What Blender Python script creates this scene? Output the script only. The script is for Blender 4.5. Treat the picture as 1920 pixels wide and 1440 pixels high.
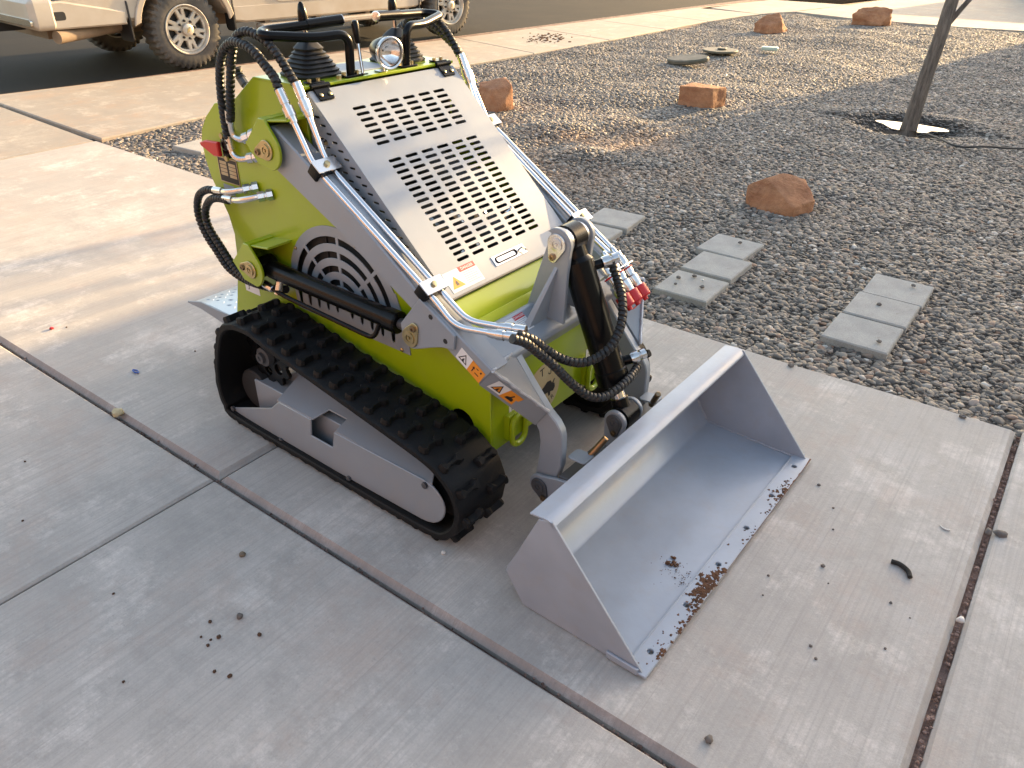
import bpy, bmesh, math, random
from mathutils import Vector, Matrix, noise
from mathutils.geometry import tessellate_polygon
R = math.radians
random.seed(7)
scene = bpy.context.scene
col = scene.collection
for o in list(bpy.data.objects): bpy.data.objects.remove(o)

# ------------------------------------------------------------------ camera
cam = bpy.data.cameras.new('camera'); camo = bpy.data.objects.new('camera', cam); col.objects.link(camo)
cam.sensor_width = 36; cam.lens = 36 * 1437.0 / 1920.0; cam.clip_start = .02; cam.clip_end = 900
camo.matrix_world = Matrix(((.801853, -.319452, .504958, 0), (.597417, .412854, -.687491, 0), (.011146, .852937, .521894, 1.40), (0, 0, 0, 1)))
scene.camera = camo
# ------------------------------------------------------------------ light
SUN_AZ, SUN_EL = 80.0, 13.0
w = bpy.data.worlds.new('World'); scene.world = w; w.use_nodes = True
nt = w.node_tree; nt.nodes.clear()
sky = nt.nodes.new('ShaderNodeTexSky'); sky.sky_type = 'NISHITA'; sky.sun_disc = False
sky.sun_elevation = R(SUN_EL); sky.sun_rotation = R(90 - SUN_AZ); sky.air_density = 1.0; sky.dust_density = 1.2; sky.ozone_density = 0.0
bg = nt.nodes.new('ShaderNodeBackground'); bg.inputs[1].default_value = .125
wo = nt.nodes.new('ShaderNodeOutputWorld')
wb = nt.nodes.new('ShaderNodeMix'); wb.data_type = 'RGBA'; wb.blend_type = 'MULTIPLY'; wb.inputs[0].default_value = 1; wb.inputs[7].default_value = (1.10, 1.0, .915, 1)   # camera white balance for open shade
nt.links.new(sky.outputs[0], wb.inputs[6]); nt.links.new(wb.outputs[2], bg.inputs[0]); nt.links.new(bg.outputs[0], wo.inputs[0])
sl = bpy.data.lights.new('sun', 'SUN'); sl.energy = 3.4; sl.angle = R(.4); sl.color = (1, .68, .33)
so = bpy.data.objects.new('sun', sl); col.objects.link(so)
sd = Vector((math.cos(R(SUN_AZ)) * math.cos(R(SUN_EL)), math.sin(R(SUN_AZ)) * math.cos(R(SUN_EL)), math.sin(R(SUN_EL))))
so.rotation_euler = sd.to_track_quat('Z', 'Y').to_euler(); so.location = sd * 30
vs = scene.view_settings; vs.view_transform = 'Standard'; vs.look = 'None'; vs.gamma = 1; vs.use_curve_mapping = False
vs.exposure = 2.32
scene.render.engine = 'CYCLES'

# ------------------------------------------------------------------ helpers: materials
def mat(name, c, rough=.5, metal=0., coat=0., var=.0, vscale=8., bump=0., bscale=60., c2=None, spec=.5, em=None, trans=0., dust=0.):
    m = bpy.data.materials.new(name); m.use_nodes = True; n = m.node_tree; b = n.nodes['Principled BSDF']
    b.inputs['Base Color'].default_value = (*c, 1); b.inputs['Roughness'].default_value = rough
    b.inputs['Metallic'].default_value = metal; b.inputs['Coat Weight'].default_value = coat; b.inputs['Coat Roughness'].default_value = .12
    b.inputs['Specular IOR Level'].default_value = spec; b.inputs['Transmission Weight'].default_value = trans
    tc = n.nodes.new('ShaderNodeTexCoord')
    def nz(s, d=4, ro=.6):
        x = n.nodes.new('ShaderNodeTexNoise'); x.inputs['Scale'].default_value = s; x.inputs['Detail'].default_value = d; x.inputs['Roughness'].default_value = ro
        n.links.new(tc.outputs['Object'], x.inputs['Vector']); return x
    if var or c2:
        x = nz(vscale); r = n.nodes.new('ShaderNodeValToRGB'); r.color_ramp.elements[0].position = .35; r.color_ramp.elements[1].position = .68
        a = c2 or tuple(max(0, k * (1 - var)) for k in c)
        r.color_ramp.elements[0].color = (*a, 1); r.color_ramp.elements[1].color = (*c, 1)
        n.links.new(x.outputs[0], r.inputs[0]); last = r.outputs[0]
        if dust:
            y = nz(vscale * 3.1, 8, .7); q = n.nodes.new('ShaderNodeValToRGB'); q.color_ramp.elements[0].position = .5; q.color_ramp.elements[1].position = .75
            q.color_ramp.elements[1].color = (dust, dust, dust, 1); q.color_ramp.elements[0].color = (0, 0, 0, 1)
            mx = n.nodes.new('ShaderNodeMix'); mx.data_type = 'RGBA'; mx.inputs[7].default_value = (.36, .27, .19, 1)
            n.links.new(y.outputs[0], q.inputs[0]); n.links.new(q.outputs[0], mx.inputs[0]); n.links.new(last, mx.inputs[6]); last = mx.outputs[2]
        n.links.new(last, b.inputs['Base Color'])
        rr = n.nodes.new('ShaderNodeMapRange'); rr.inputs[3].default_value = max(.02, rough - .08); rr.inputs[4].default_value = min(1, rough + .1)
        n.links.new(x.outputs[0], rr.inputs[0]); n.links.new(rr.outputs[0], b.inputs['Roughness'])
    if bump:
        x = nz(bscale, 5); u = n.nodes.new('ShaderNodeBump'); u.inputs['Strength'].default_value = bump; u.inputs['Distance'].default_value = .004
        n.links.new(x.outputs[0], u.inputs['Height']); n.links.new(u.outputs[0], b.inputs['Normal'])
    if em:
        b.inputs['Emission Color'].default_value = (*c, 1); b.inputs['Emission Strength'].default_value = em
    return m

class PB:                                            # like MB, but every piece becomes a part of its own
    def __init__(s, name, m, parent): s.a = (name, m, parent)
    def add(s, vf): obj(s.a[0], vf, s.a[1], s.a[2]); return s
class NB:                                            # tiny node builder for the ground materials
    def __init__(s, name):
        s.m = bpy.data.materials.new(name); s.m.use_nodes = True; s.n = s.m.node_tree; s.b = s.n.nodes['Principled BSDF']
        s.tc = s.n.nodes.new('ShaderNodeTexCoord')
    def link(s, a, b): s.n.links.new(a, b)
    def mapping(s, sc, rot=0, src='Object'):
        x = s.n.nodes.new('ShaderNodeMapping'); x.inputs['Scale'].default_value = sc; x.inputs['Rotation'].default_value[2] = rot
        s.link(s.tc.outputs[src], x.inputs[0]); return x.outputs[0]
    def noise(s, sc, d=4, ro=.55, vec=None):
        x = s.n.nodes.new('ShaderNodeTexNoise'); x.inputs['Scale'].default_value = sc; x.inputs['Detail'].default_value = d; x.inputs['Roughness'].default_value = ro
        s.link(vec or s.tc.outputs['Object'], x.inputs[0]); return x.outputs[0]
    def ramp(s, f, *st):
        x = s.n.nodes.new('ShaderNodeValToRGB'); e = x.color_ramp.elements
        while len(e) < len(st): e.new(.5)
        for i, (p, c) in enumerate(st):
            e[i].position = p; e[i].color = (*c, 1) if not isinstance(c, (int, float)) else (c, c, c, 1)
        s.link(f, x.inputs[0]); return x.outputs[0]
    def mix(s, f, a, b, mode='MIX'):
        x = s.n.nodes.new('ShaderNodeMix'); x.data_type = 'RGBA'; x.blend_type = mode
        for i, v in ((0, f), (6, a), (7, b)):
            if isinstance(v, (int, float)) and i == 0: x.inputs[0].default_value = v
            elif isinstance(v, tuple): x.inputs[i].default_value = (*v, 1)
            else: s.link(v, x.inputs[i])
        return x.outputs[2]
    def math(s, op, a, b=0., cl=False):
        x = s.n.nodes.new('ShaderNodeMath'); x.operation = op; x.use_clamp = cl
        for i, v in ((0, a), (1, b)):
            if isinstance(v, (int, float)): x.inputs[i].default_value = v
            else: s.link(v, x.inputs[i])
        return x.outputs[0]
    def bump(s, h, st=.3, d=.004, prev=None):
        x = s.n.nodes.new('ShaderNodeBump'); x.inputs['Strength'].default_value = st; x.inputs['Distance'].default_value = d
        s.link(h, x.inputs['Height'])
        if prev: s.link(prev, x.inputs['Normal'])
        return x.outputs[0]
    def out(s, c, nrm=None, rough=.85):
        s.link(c, s.b.inputs['Base Color'])
        if nrm: s.link(nrm, s.b.inputs['Normal'])
        if isinstance(rough, (int, float)): s.b.inputs['Roughness'].default_value = rough
        else: s.link(rough, s.b.inputs['Roughness'])
        return s.m

# ------------------------------------------------------------------ helpers: meshes
def finish(me, smooth=35):
    if smooth:
        for p in me.polygons: p.use_smooth = True
        me.set_sharp_from_angle(angle=R(smooth))
    return me
def mesh(verts, faces, smooth=35, fix=True, mats=None):
    bm = bmesh.new(); vs_ = [bm.verts.new(v) for v in verts]
    for f in faces:
        try: bm.faces.new([vs_[i] for i in f])
        except ValueError: pass
    if fix: bmesh.ops.recalc_face_normals(bm, faces=bm.faces)
    me = bpy.data.meshes.new('m'); bm.to_mesh(me); bm.free()
    return finish(me, smooth)
class MB:                                            # collects shapes of ONE part
    def __init__(s): s.v = []; s.f = []
    def add(s, vf):
        v, f = vf; k = len(s.v); s.v += [tuple(x) for x in v]; s.f += [tuple(i + k for i in q) for q in f]; return s
    def mesh(s, smooth=35): return mesh(s.v, s.f, smooth)
def area2(p): return sum(p[i][0] * p[(i + 1) % len(p)][1] - p[(i + 1) % len(p)][0] * p[i][1] for i in range(len(p)))
def ccw(p): return list(p) if area2(p) > 0 else list(p)[::-1]
def inset(p, d):                                     # p ccw, d>0 shrinks
    n = len(p); out = []
    for i in range(n):
        a, b, c = Vector(p[i - 1]).to_2d(), Vector(p[i]).to_2d(), Vector(p[(i + 1) % n]).to_2d()
        e1, e2 = (b - a), (c - b)
        if e1.length < 1e-9 or e2.length < 1e-9: out.append(tuple(b)); continue
        e1.normalize(); e2.normalize()
        n1, n2 = Vector((-e1.y, e1.x)), Vector((-e2.y, e2.x)); m = n1 + n2
        if m.length < 1e-6: m = n1
        m.normalize(); k = d / max(.5, m.dot(n1)); out.append(tuple(b + m * k))
    return out
FR = {'v': (Vector((0, 0, 0)), Vector((1, 0, 0)), Vector((0, 0, 1)), Vector((0, 1, 0))),   # 2d=(u,z), thickness along v
      'u': (Vector((0, 0, 0)), Vector((0, 1, 0)), Vector((0, 0, 1)), Vector((1, 0, 0))),   # 2d=(v,z)
      'z': (Vector((0, 0, 0)), Vector((1, 0, 0)), Vector((0, 1, 0)), Vector((0, 0, 1)))}   # 2d=(u,v)
def plate(pts, t0, t1, fr='v', holes=(), ch=.0015):
    o, A, B, N = FR[fr] if isinstance(fr, str) else fr
    if t0 > t1: t0, t1 = t1, t0
    ch = min(ch, (t1 - t0) * .45)
    loops = [(ccw(pts), 1)] + [(ccw(h), -1) for h in holes]
    P = lambda q, t: o + A * q[0] + B * q[1] + N * t
    v, f = [], []; caps = {0: [], 1: []}
    for lp, sg in loops:
        n = len(lp); ins = inset(lp, ch * sg) if ch > 0 else lp
        rings = [(ins, t0), (lp, t0 + ch), (lp, t1 - ch), (ins, t1)] if ch > 0 else [(lp, t0), (lp, t1)]
        base = len(v)
        for q, t in rings: v += [P(x, t) for x in q]
        m = len(rings)
        for r in range(m - 1):
            for i in range(n):
                j = (i + 1) % n; f.append((base + r * n + i, base + r * n + j, base + (r + 1) * n + j, base + (r + 1) * n + i))
        caps[0].append((base, ins)); caps[1].append((base + (m - 1) * n, ins))
    for k in (0, 1):
        idx = []; pl = []
        for b0, ins in caps[k]:
            idx += [b0 + i for i in range(len(ins))]; pl.append([Vector((x[0], x[1], 0)) for x in ins])
        if len(pl) == 1 and len(pl[0]) <= 4: f.append(tuple(idx))
        else:
            for t in tessellate_polygon(pl): f.append(tuple(idx[i] for i in t))
    return v, f
def rect(x0, x1, y0, y1): return [(x0, y0), (x1, y0), (x1, y1), (x0, y1)]
def circ(cx, cy, r, n=20, ry=None, a0=0): return [(cx + r * math.cos(a0 + 2 * math.pi * i / n), cy + (ry or r) * math.sin(a0 + 2 * math.pi * i / n)) for i in range(n)]
def arc(cx, cy, r, a, b, n=8): return [(cx + r * math.cos(R(a + (b - a) * i / n)), cy + r * math.sin(R(a + (b - a) * i / n))) for i in range(n + 1)]
def rrect(x0, x1, y0, y1, r, n=4):
    return arc(x1 - r, y1 - r, r, 0, 90, n) + arc(x0 + r, y1 - r, r, 90, 180, n) + arc(x0 + r, y0 + r, r, 180, 270, n) + arc(x1 - r, y0 + r, r, 270, 360, n)
def box(x0, x1, y0, y1, z0, z1, ch=.002): return plate(rect(x0, x1, y0, y1), z0, z1, 'z', ch=ch)
def basis(d):
    d = Vector(d).normalized(); a = Vector((0, 0, 1)) if abs(d.z) < .9 else Vector((1, 0, 0))
    x = d.cross(a).normalized(); y = d.cross(x).normalized(); return x, y, d
def lathe(prof, p0, d, n=20, cap=True):               # prof: (dist along d, radius)
    x, y, d = basis(d); p0 = Vector(p0); v, f = [], []
    for t, r in prof:
        for i in range(n):
            a = 2 * math.pi * i / n; v.append(p0 + d * t + (x * math.cos(a) + y * math.sin(a)) * r)
    m = len(prof)
    for k in range(m - 1):
        for i in range(n):
            j = (i + 1) % n; f.append((k * n + i, k * n + j, (k + 1) * n + j, (k + 1) * n + i))
    if cap: f.append(tuple(range(n))[::-1]); f.append(tuple((m - 1) * n + i for i in range(n)))
    return v, f
def rod(p0, p1, r, n=14, ch=.0012):
    d = Vector(p1) - Vector(p0); L = d.length; ch = min(ch, r * .4, L * .3)
    return lathe([(0, r - ch), (ch, r), (L - ch, r), (L, r - ch)], p0, d, n)
def smooth_path(pts, step=.01, closed=False):         # Catmull-Rom
    P = [Vector(p) for p in pts]; n = len(P); out = []
    for i in range(n if closed else n - 1):
        if closed: a, b, c, d = P[i - 1], P[i], P[(i + 1) % n], P[(i + 2) % n]
        else: b, c = P[i], P[i + 1]; a = P[i - 1] if i else b * 2 - c; d = P[i + 2] if i + 2 < n else c * 2 - b
        k = max(2, int((c - b).length / step))
        for j in range(k):
            t = j / k; t2, t3 = t * t, t * t * t
            out.append(.5 * ((2 * b) + (c - a) * t + (2 * a - 5 * b + 4 * c - d) * t2 + (3 * b - a - 3 * c + d) * t3))
    if not closed: out.append(P[-1])
    return out
def fillet(pts, r, n=6):                              # straight runs with rounded corners
    P = [Vector(p) for p in pts]; out = [P[0]]
    for i in range(1, len(P) - 1):
        a, b, c = P[i - 1], P[i], P[i + 1]; k = min(r, (b - a).length * .48, (c - b).length * .48)
        s, e = b + (a - b).normalized() * k, b + (c - b).normalized() * k
        for j in range(n + 1):
            t = j / n; out.append(s * (1 - t) ** 2 + b * 2 * t * (1 - t) + e * t * t)
    out.append(P[-1]); return out
def sweep(path, r, n=12, rf=None, cap=True):          # r or rf(s, angle)
    P = [Vector(p) for p in path]; v, f = [], []; s = 0; m = len(P)
    T = [(P[min(i + 1, m - 1)] - P[max(i - 1, 0)]).normalized() for i in range(m)]
    x, y, _ = basis(T[0])
    for i in range(m):
        if i: s += (P[i] - P[i - 1]).length
        x = (x - T[i] * x.dot(T[i])).normalized(); y = T[i].cross(x)
        for k in range(n):
            a = 2 * math.pi * k / n; rr = rf(s, a) if rf else (r if not isinstance(r, (list, tuple)) else r[i])
            v.append(P[i] + (x * math.cos(a) + y * math.sin(a)) * rr)
    for i in range(m - 1):
        for k in range(n):
            j = (k + 1) % n; f.append((i * n + k, i * n + j, (i + 1) * n + j, (i + 1) * n + k))
    if cap: f.append(tuple(range(n))[::-1]); f.append(tuple((m - 1) * n + i for i in range(n)))
    return v, f
def hose(path, r=.0105, pitch=.013, step=.0022):      # spiral wrapped hydraulic hose
    P = smooth_path(path, step)
    def rf(s, a):
        ph = (s / pitch + a / (2 * math.pi)) % 1.0
        return r * (1.12 if ph < .78 else .80) if not .74 < ph < .82 else r * .98
    return sweep(P, r, 12, rf)
def obj(name, me, m, parent=None, mw=None):
    if isinstance(me, MB): me = me.mesh()
    elif isinstance(me, tuple): me = mesh(*me)
    o = bpy.data.objects.new(name, me); col.objects.link(o)
    if m and not me.materials: me.materials.append(m)
    if parent: o.parent = parent
    if mw is not None: o.matrix_local = mw
    return o
def tag(o, label, cat, group=None):
    o['label'] = label; o['category'] = cat
    if group: o['group'] = group
    return o
def empty(name, loc=(0, 0, 0), rz=0):
    o = bpy.data.objects.new(name, None); col.objects.link(o); o.location = loc; o.rotation_euler.z = rz; o.empty_display_size = .2; return o
def structure(o): o['kind'] = 'structure'; return o
def text(s, size, fr, t=.0006):                       # lettering as geometry; fr = (origin, right, up, normal)
    cu = bpy.data.curves.new('t', 'FONT'); cu.body = s; cu.size = size; cu.align_x = 'CENTER'; cu.align_y = 'CENTER'; cu.extrude = t; cu.resolution_u = 2
    o = bpy.data.objects.new('t', cu); col.objects.link(o); dg = bpy.context.evaluated_depsgraph_get(); dg.update()
    me = bpy.data.meshes.new_from_object(o.evaluated_get(dg)); bpy.data.objects.remove(o); bpy.data.curves.remove(cu)
    o_, A, B, N = fr; M4 = Matrix((( A[0], B[0], N[0], o_[0]), (A[1], B[1], N[1], o_[1]), (A[2], B[2], N[2], o_[2]), (0, 0, 0, 1)))
    me.transform(M4); return me

# ------------------------------------------------------------------ materials
G = mat('lime_paint', (.325, .425, .005), .3, 0, .35, .14, 3., .03, 180, dust=.10)
GR = mat('silver_paint', (.292, .322, .362), .36, .10, .12, .10, 4., .04, 220, dust=.16)
GRB = mat('bucket_paint', (.375, .412, .478), .32, .12, .2, .16, 5., .06, 160, dust=.22)
BK = mat('black_paint', (.004, .004, .0045), .25, 0, .0, spec=.2)
RB = mat('rubber', (.008, .0082, .009), .6, 0, 0, .35, 30., .25, 140, spec=.25)
HS = mat('hose_wrap', (.012, .012, .013), .42, 0, 0, .2, 40.)
BT = mat('boot_rubber', (.014, .014, .015), .5, 0, 0, .2, 20.)
CH = mat('zinc_plated', (.72, .71, .70), .22, 1., 0, .12, 30.)
CR = mat('chrome', (.75, .75, .76), .1, 1.)
GD = mat('yellow_zinc', (.58, .47, .26), .32, 1., 0, .3, 40.)
BZ = mat('bronze_pin', (.36, .26, .16), .34, 1., 0, .3, 40.)
RD = mat('red_plastic', (.52, .012, .016), .4, 0, .1)
DK = mat('dark_interior', (.02, .02, .021), .7)
DG = mat('dark_grey_steel', (.09, .095, .105), .5, .3, 0, .2, 10.)
EN = mat('engine_grey', (.14, .14, .145), .5, .5, 0, .5, 12.)
WS = mat('white_sticker', (.72, .72, .73), .4)
OS = mat('orange_sticker', (.75, .27, .02), .4)
RS = mat('red_sticker', (.45, .02, .03), .4)
IK = mat('sticker_ink', (.01, .01, .012), .5)
IG = mat('sticker_print', (.32, .33, .36), .5)
BE = mat('beige_sticker', (.50, .44, .27), .4, 0, 0, c2=(.44, .30, .16), vscale=12)
WL = mat('weld_bead', (.55, .56, .60), .3, .5, 0, .2, 60., .4, 150)
RU = mat('rust_soil', (.14, .062, .03), .95, 0, 0, .5, 50., .8, 90)
RUS = mat('bare_rust', (.19, .085, .045), .8, 0, 0, .4, 60., .3, 120)
DP = mat('diamond_plate', (.55, .58, .62), .32, .8, 0, .1, 10.)
GL = mat('lamp_glass', (1, 1, 1), .02, 0, 0, trans=1.)
RF = mat('lamp_reflector', (.85, .85, .85), .15, 1.)
# ------------------------------------------------------------------ ground materials
def concrete(name, base, warm, stain=.5):
    k = NB(name); t = lambda f: tuple(x * f for x in base)
    cloud = k.noise(.8, 4, .6); mott = k.noise(6.0, 12, .82); blo = k.noise(2.3, 10, .78); fine = k.noise(190, 4, .75); pit = k.noise(75, 5, .7)
    streak = k.noise(1.0, 6, .7, k.mapping((110, 1.2, 1)))            # broom strokes run along y
    c = k.mix(k.ramp(cloud, (.36, 0.), (.64, 1.)), t(.78), t(1.04))
    c = k.mix(k.ramp(mott, (.38, 0.), (.50, .5), (.62, 1.)), t(.66), c)                     # blotchy laitance
    c = k.mix(k.ramp(k.noise(3.3, 11, .8), (.52, 0.), (.63, .85)), c, t(1.2))               # pale worn patches
    c = k.mix(k.ramp(blo, (.50, 0.), (.63, stain)), c, warm)                                  # reddish soil film
    c = k.mix(k.ramp(k.noise(1.5, 9, .8), (.55, 0.), (.67, .55)), c, t(.56))                 # old damp stains
    c = k.mix(k.ramp(streak, (.44, .0), (.68, .55)), c, t(.58))
    c = k.mix(k.ramp(k.noise(1.0, 3, .6, k.mapping((170, .6, 1), .02)), (.63, 0.), (.70, .35)), c, t(.45))
    c = k.mix(k.ramp(pit, (.60, 0.), (.68, .55)), c, t(.55)); c = k.mix(k.ramp(fine, (.40, .0), (.70, .30)), c, t(.55))
    b = k.bump(fine, .3, .002); b = k.bump(streak, .45, .003, b); b = k.bump(mott, .2, .005, b); b = k.bump(pit, .25, .003, b)
    return k.out(c, b, k.ramp(mott, (.3, .60), (.7, .88)))
CON = concrete('concrete_driveway', (.545, .507, .468), (.43, .345, .295), .62)
WLK = concrete('concrete_walk', (.44, .39, .33), (.42, .29, .20), .6)
DED = concrete('dusty_edge', (.44, .375, .345), (.32, .23, .20), .6)
k = NB('asphalt')
f = k.noise(220, 3, .8); c = k.mix(k.ramp(f, (.35, 0.), (.65, 1.)), (.014, .014, .0145), (.036, .034, .033))
c = k.mix(k.ramp(k.noise(1.3, 6, .7), (.45, 0.), (.75, .5)), c, (.045, .038, .032))
k.b.inputs['Specular IOR Level'].default_value = .12
ASP = k.out(c, k.bump(f, .5, .004), .85)
k = NB('gutter_dust')
c = k.mix(k.ramp(k.noise(3, 7, .7), (.40, 0.), (.60, 1.)), (.44, .38, .32), (.40, .24, .15))
c = k.mix(k.ramp(k.noise(60, 3, .7), (.5, 0.), (.8, .4)), c, (.2, .12, .08)); GUT = k.out(c, k.bump(k.noise(120, 4), .3), .9)
k = NB('joint_dirt')
c = k.mix(k.ramp(k.noise(18, 6, .7), (.38, 0.), (.62, 1.)), (.10, .058, .045), (.28, .19, .16))
JD = k.out(c, k.bump(k.noise(70, 5), .8, .01), .95)
k = NB('bare_earth')
c = k.mix(k.noise(.4, 6), (.26, .2, .15), (.38, .3, .22)); EARTH = k.out(c, k.bump(k.noise(30, 5), .5, .01), .95)
k = NB('gravel_floor')  # bed colour kept dark to paint shade into the gaps between pebbles
c = k.mix(k.ramp(k.noise(60, 4, .8), (.35, 0.), (.7, 1.)), (.018, .016, .015), (.08, .07, .062)); GFL = k.out(c, k.bump(k.noise(45, 4), 1., .02), .95)
# pebbles: colour from a per-instance number; orange soil dust where the bank slumped
k = NB('pebbles')
at_ = k.n.nodes.new('ShaderNodeAttribute'); at_.attribute_type = 'INSTANCER'; at_.attribute_name = 'tint'
c = k.ramp(at_.outputs['Fac'], (0., (.048, .043, .038)), (.22, (.090, .080, .070)), (.46, (.140, .123, .106)), (.66, (.192, .168, .142)), (.80, (.235, .192, .147)), (.89, (.31, .28, .242)), (.94, (.235, .128, .074)), (1., (.52, .495, .45)))
geo = k.n.nodes.new('ShaderNodeNewGeometry')
pn = k.noise(1.6, 5, .6, geo.outputs['Position']); fn = k.noise(150, 3, .6, geo.outputs['Position'])
c = k.mix(k.ramp(fn, (.35, 0.), (.75, .35)), c, (.13, .115, .105))
dist = k.n.nodes.new('ShaderNodeVectorMath'); dist.operation = 'DISTANCE'; k.link(geo.outputs['Position'], dist.inputs[0]); dist.inputs[1].default_value = (-3.1, 4.75, 0)
soil = k.math('MULTIPLY', k.ramp(k.math('DIVIDE', dist.outputs['Value'], 1.6), (.1, 1.), (.9, 0.)), k.ramp(pn, (.42, 0.), (.62, .85)))
c = k.mix(soil, c, (.36, .22, .13))
dist2 = k.n.nodes.new('ShaderNodeVectorMath'); dist2.operation = 'DISTANCE'; k.link(geo.outputs['Position'], dist2.inputs[0]); dist2.inputs[1].default_value = (-1.25, 7.08, -.05)
wet = k.ramp(dist2.outputs['Value'], (.30, 1.), (.50, 0.))
c = k.mix(wet, c, (.035, .03, .026))
PEB = k.out(c, None, k.ramp(wet, (0., .62), (1., .2)))

# ------------------------------------------------------------------ ground
structure(obj('ground', mesh([(-400, -400, -.32), (400, -400, -.32), (400, 400, -.32), (-400, 400, -.32)], [(0, 1, 2, 3)]), EARTH))
def edge_pt(tab, y):
    for (x0, y0), (x1, y1) in zip(tab, tab[1:]):
        if y <= y1: return x0 + (x1 - x0) * (y - y0) / (y1 - y0)
    return tab[-1][0]
ROAD = [(-9.4, -40), (-8.6, 0), (-8.17, 3.1), (-7.99, 4.3), (-7.86, 5.4), (-7.45, 9.03), (-7.32, 10.4), (-7.1, 12.4), (-6.84, 14.7), (-6.5, 16.5), (-5.6, 22), (-3, 34)]
structure(obj('road', plate(ROAD + [(-20, 34), (-20, -40)], -.3, -.075, 'z', ch=0), ASP))
WALKIN = [(-5.70, 2.72), (-5.76, 3.64), (-5.75, 6.95), (-5.66, 8.06), (-5.55, 10.0), (-5.50, 12.5), (-5.37, 13.7), (-5.2, 14.5), (-4.95, 15.2), (-4.6, 17)]
drive = structure(obj('driveway', plate(rect(-8.0, 5, -6, 2.56), -.25, -.028, 'z', ch=0), JD))
def slab(parent, pts, ch=.012, top=0., name='slab', m=CON, dusty=False):
    o = obj(name, plate(pts, -.2, top, 'z', ch=ch), m, parent); o.data.materials.append(DED)
    for p in o.data.polygons:
        if dusty and .2 < p.normal.z < .93 and p.center.y < 1.5: p.material_index = 1            # dusty worn arris
    return o
g = .004
slab(drive, [(-5.675, -6), (-1.72 - g, -6), (-1.72 - g, .893), (-5.675, .893)], .006)
slab(drive, [(-1.72 + g, -6), (.105, -6), (.105, .893), (-1.72 + g, .893)], .006)
slab(drive, [(.123, -6), (5, -6), (5, .893), (.123, .893)], .009, .0)
slab(drive, [(-5.675, .911), (-1.72 - g, .911), (-1.72 - g, 2.606), (-3, 2.632), (-4.26, 2.661), (-5.675, 2.700)], .015, dusty=True)
slab(drive, [(-1.72 + g, .911), (.105, .911), (.105, 2.618), (-.23, 2.612), (-.6, 2.599), (-1.25, 2.602), (-1.72 + g, 2.606)], .015, dusty=True)
slab(drive, [(.123, .911), (5, .911), (5, 2.66), (.123, 2.622)], .008, .0)
slab(drive, [(-8.3, -6), (-5.69, -6), (-5.69, 2.69), (-7.45, 2.80), (-8.10, 2.84)], .01, -.003, m=WLK)
walk = structure(obj('sidewalk', plate([(-8.0, 2.75)] + [(x + .06, y) for x, y in WALKIN][1:] + [(-6.6, 17), (-7.0, 13.4), (-7.5, 8.4), (-7.9, 4)], -.25, -.03, 'z', ch=0), JD))
ys = [2.72, 6.42, 8.06, 9.66, 11.2, 12.6, 14.2]
def wy(x, y): return y + (x + 5.7) * -.27 * min(1, (y - 2.7) / 3)          # joints slant a little with the curve
for a, b in zip(ys, ys[1:]):
    ins = [(edge_pt(WALKIN, a + .006), a + .006 + (.02 if a < 3 else 0))] + [p for p in WALKIN if a + .05 < p[1] < b - .05] + [(edge_pt(WALKIN, b - .006), b - .006)]
    outs = []
    for y in (b - .006, (a + b) / 2, a + .006):
        x = edge_pt(ROAD, y) + .38; outs.append((x, wy(x, y) if y != a + .006 or a > 3 else y + .13))
    slab(walk, ins + outs, .008, 0, m=WLK)
slab(walk, [(-5.28, 14.21), (-4.95, 15.2), (-4.6, 17), (-6.1, 17), (-6.35, 14.6)], .008, 0, m=WLK)
# rolled gutter between walk and road
gv, gf = [], []
gy = [2.9 + .4 * i for i in range(36)]
for y in gy:
    x = edge_pt(ROAD, y)
    gv += [(x + .40, y, -.004), (x + .30, y, -.006), (x + .16, y, -.05), (x + .02, y, -.062), (x - .03, y, -.075)]
for i in range(len(gy) - 1):
    for j in range(4): gf.append((i * 5 + j, i * 5 + j + 1, i * 5 + j + 6, i * 5 + j + 5))
structure(obj('gutter', mesh(gv, gf, 60), GUT))
fd = structure(obj('far_driveway', plate([(-5.19, 14.55), (-4.93, 15.06), (-3.83, 14.68), (-2.2, 14.63), (-1.35, 14.78), (4, 15.0), (4, 27), (-3.3, 27), (-4.58, 17.02), (-4.9, 15.25)], -.2, -.004, 'z', ch=.006), WLK))
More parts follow.
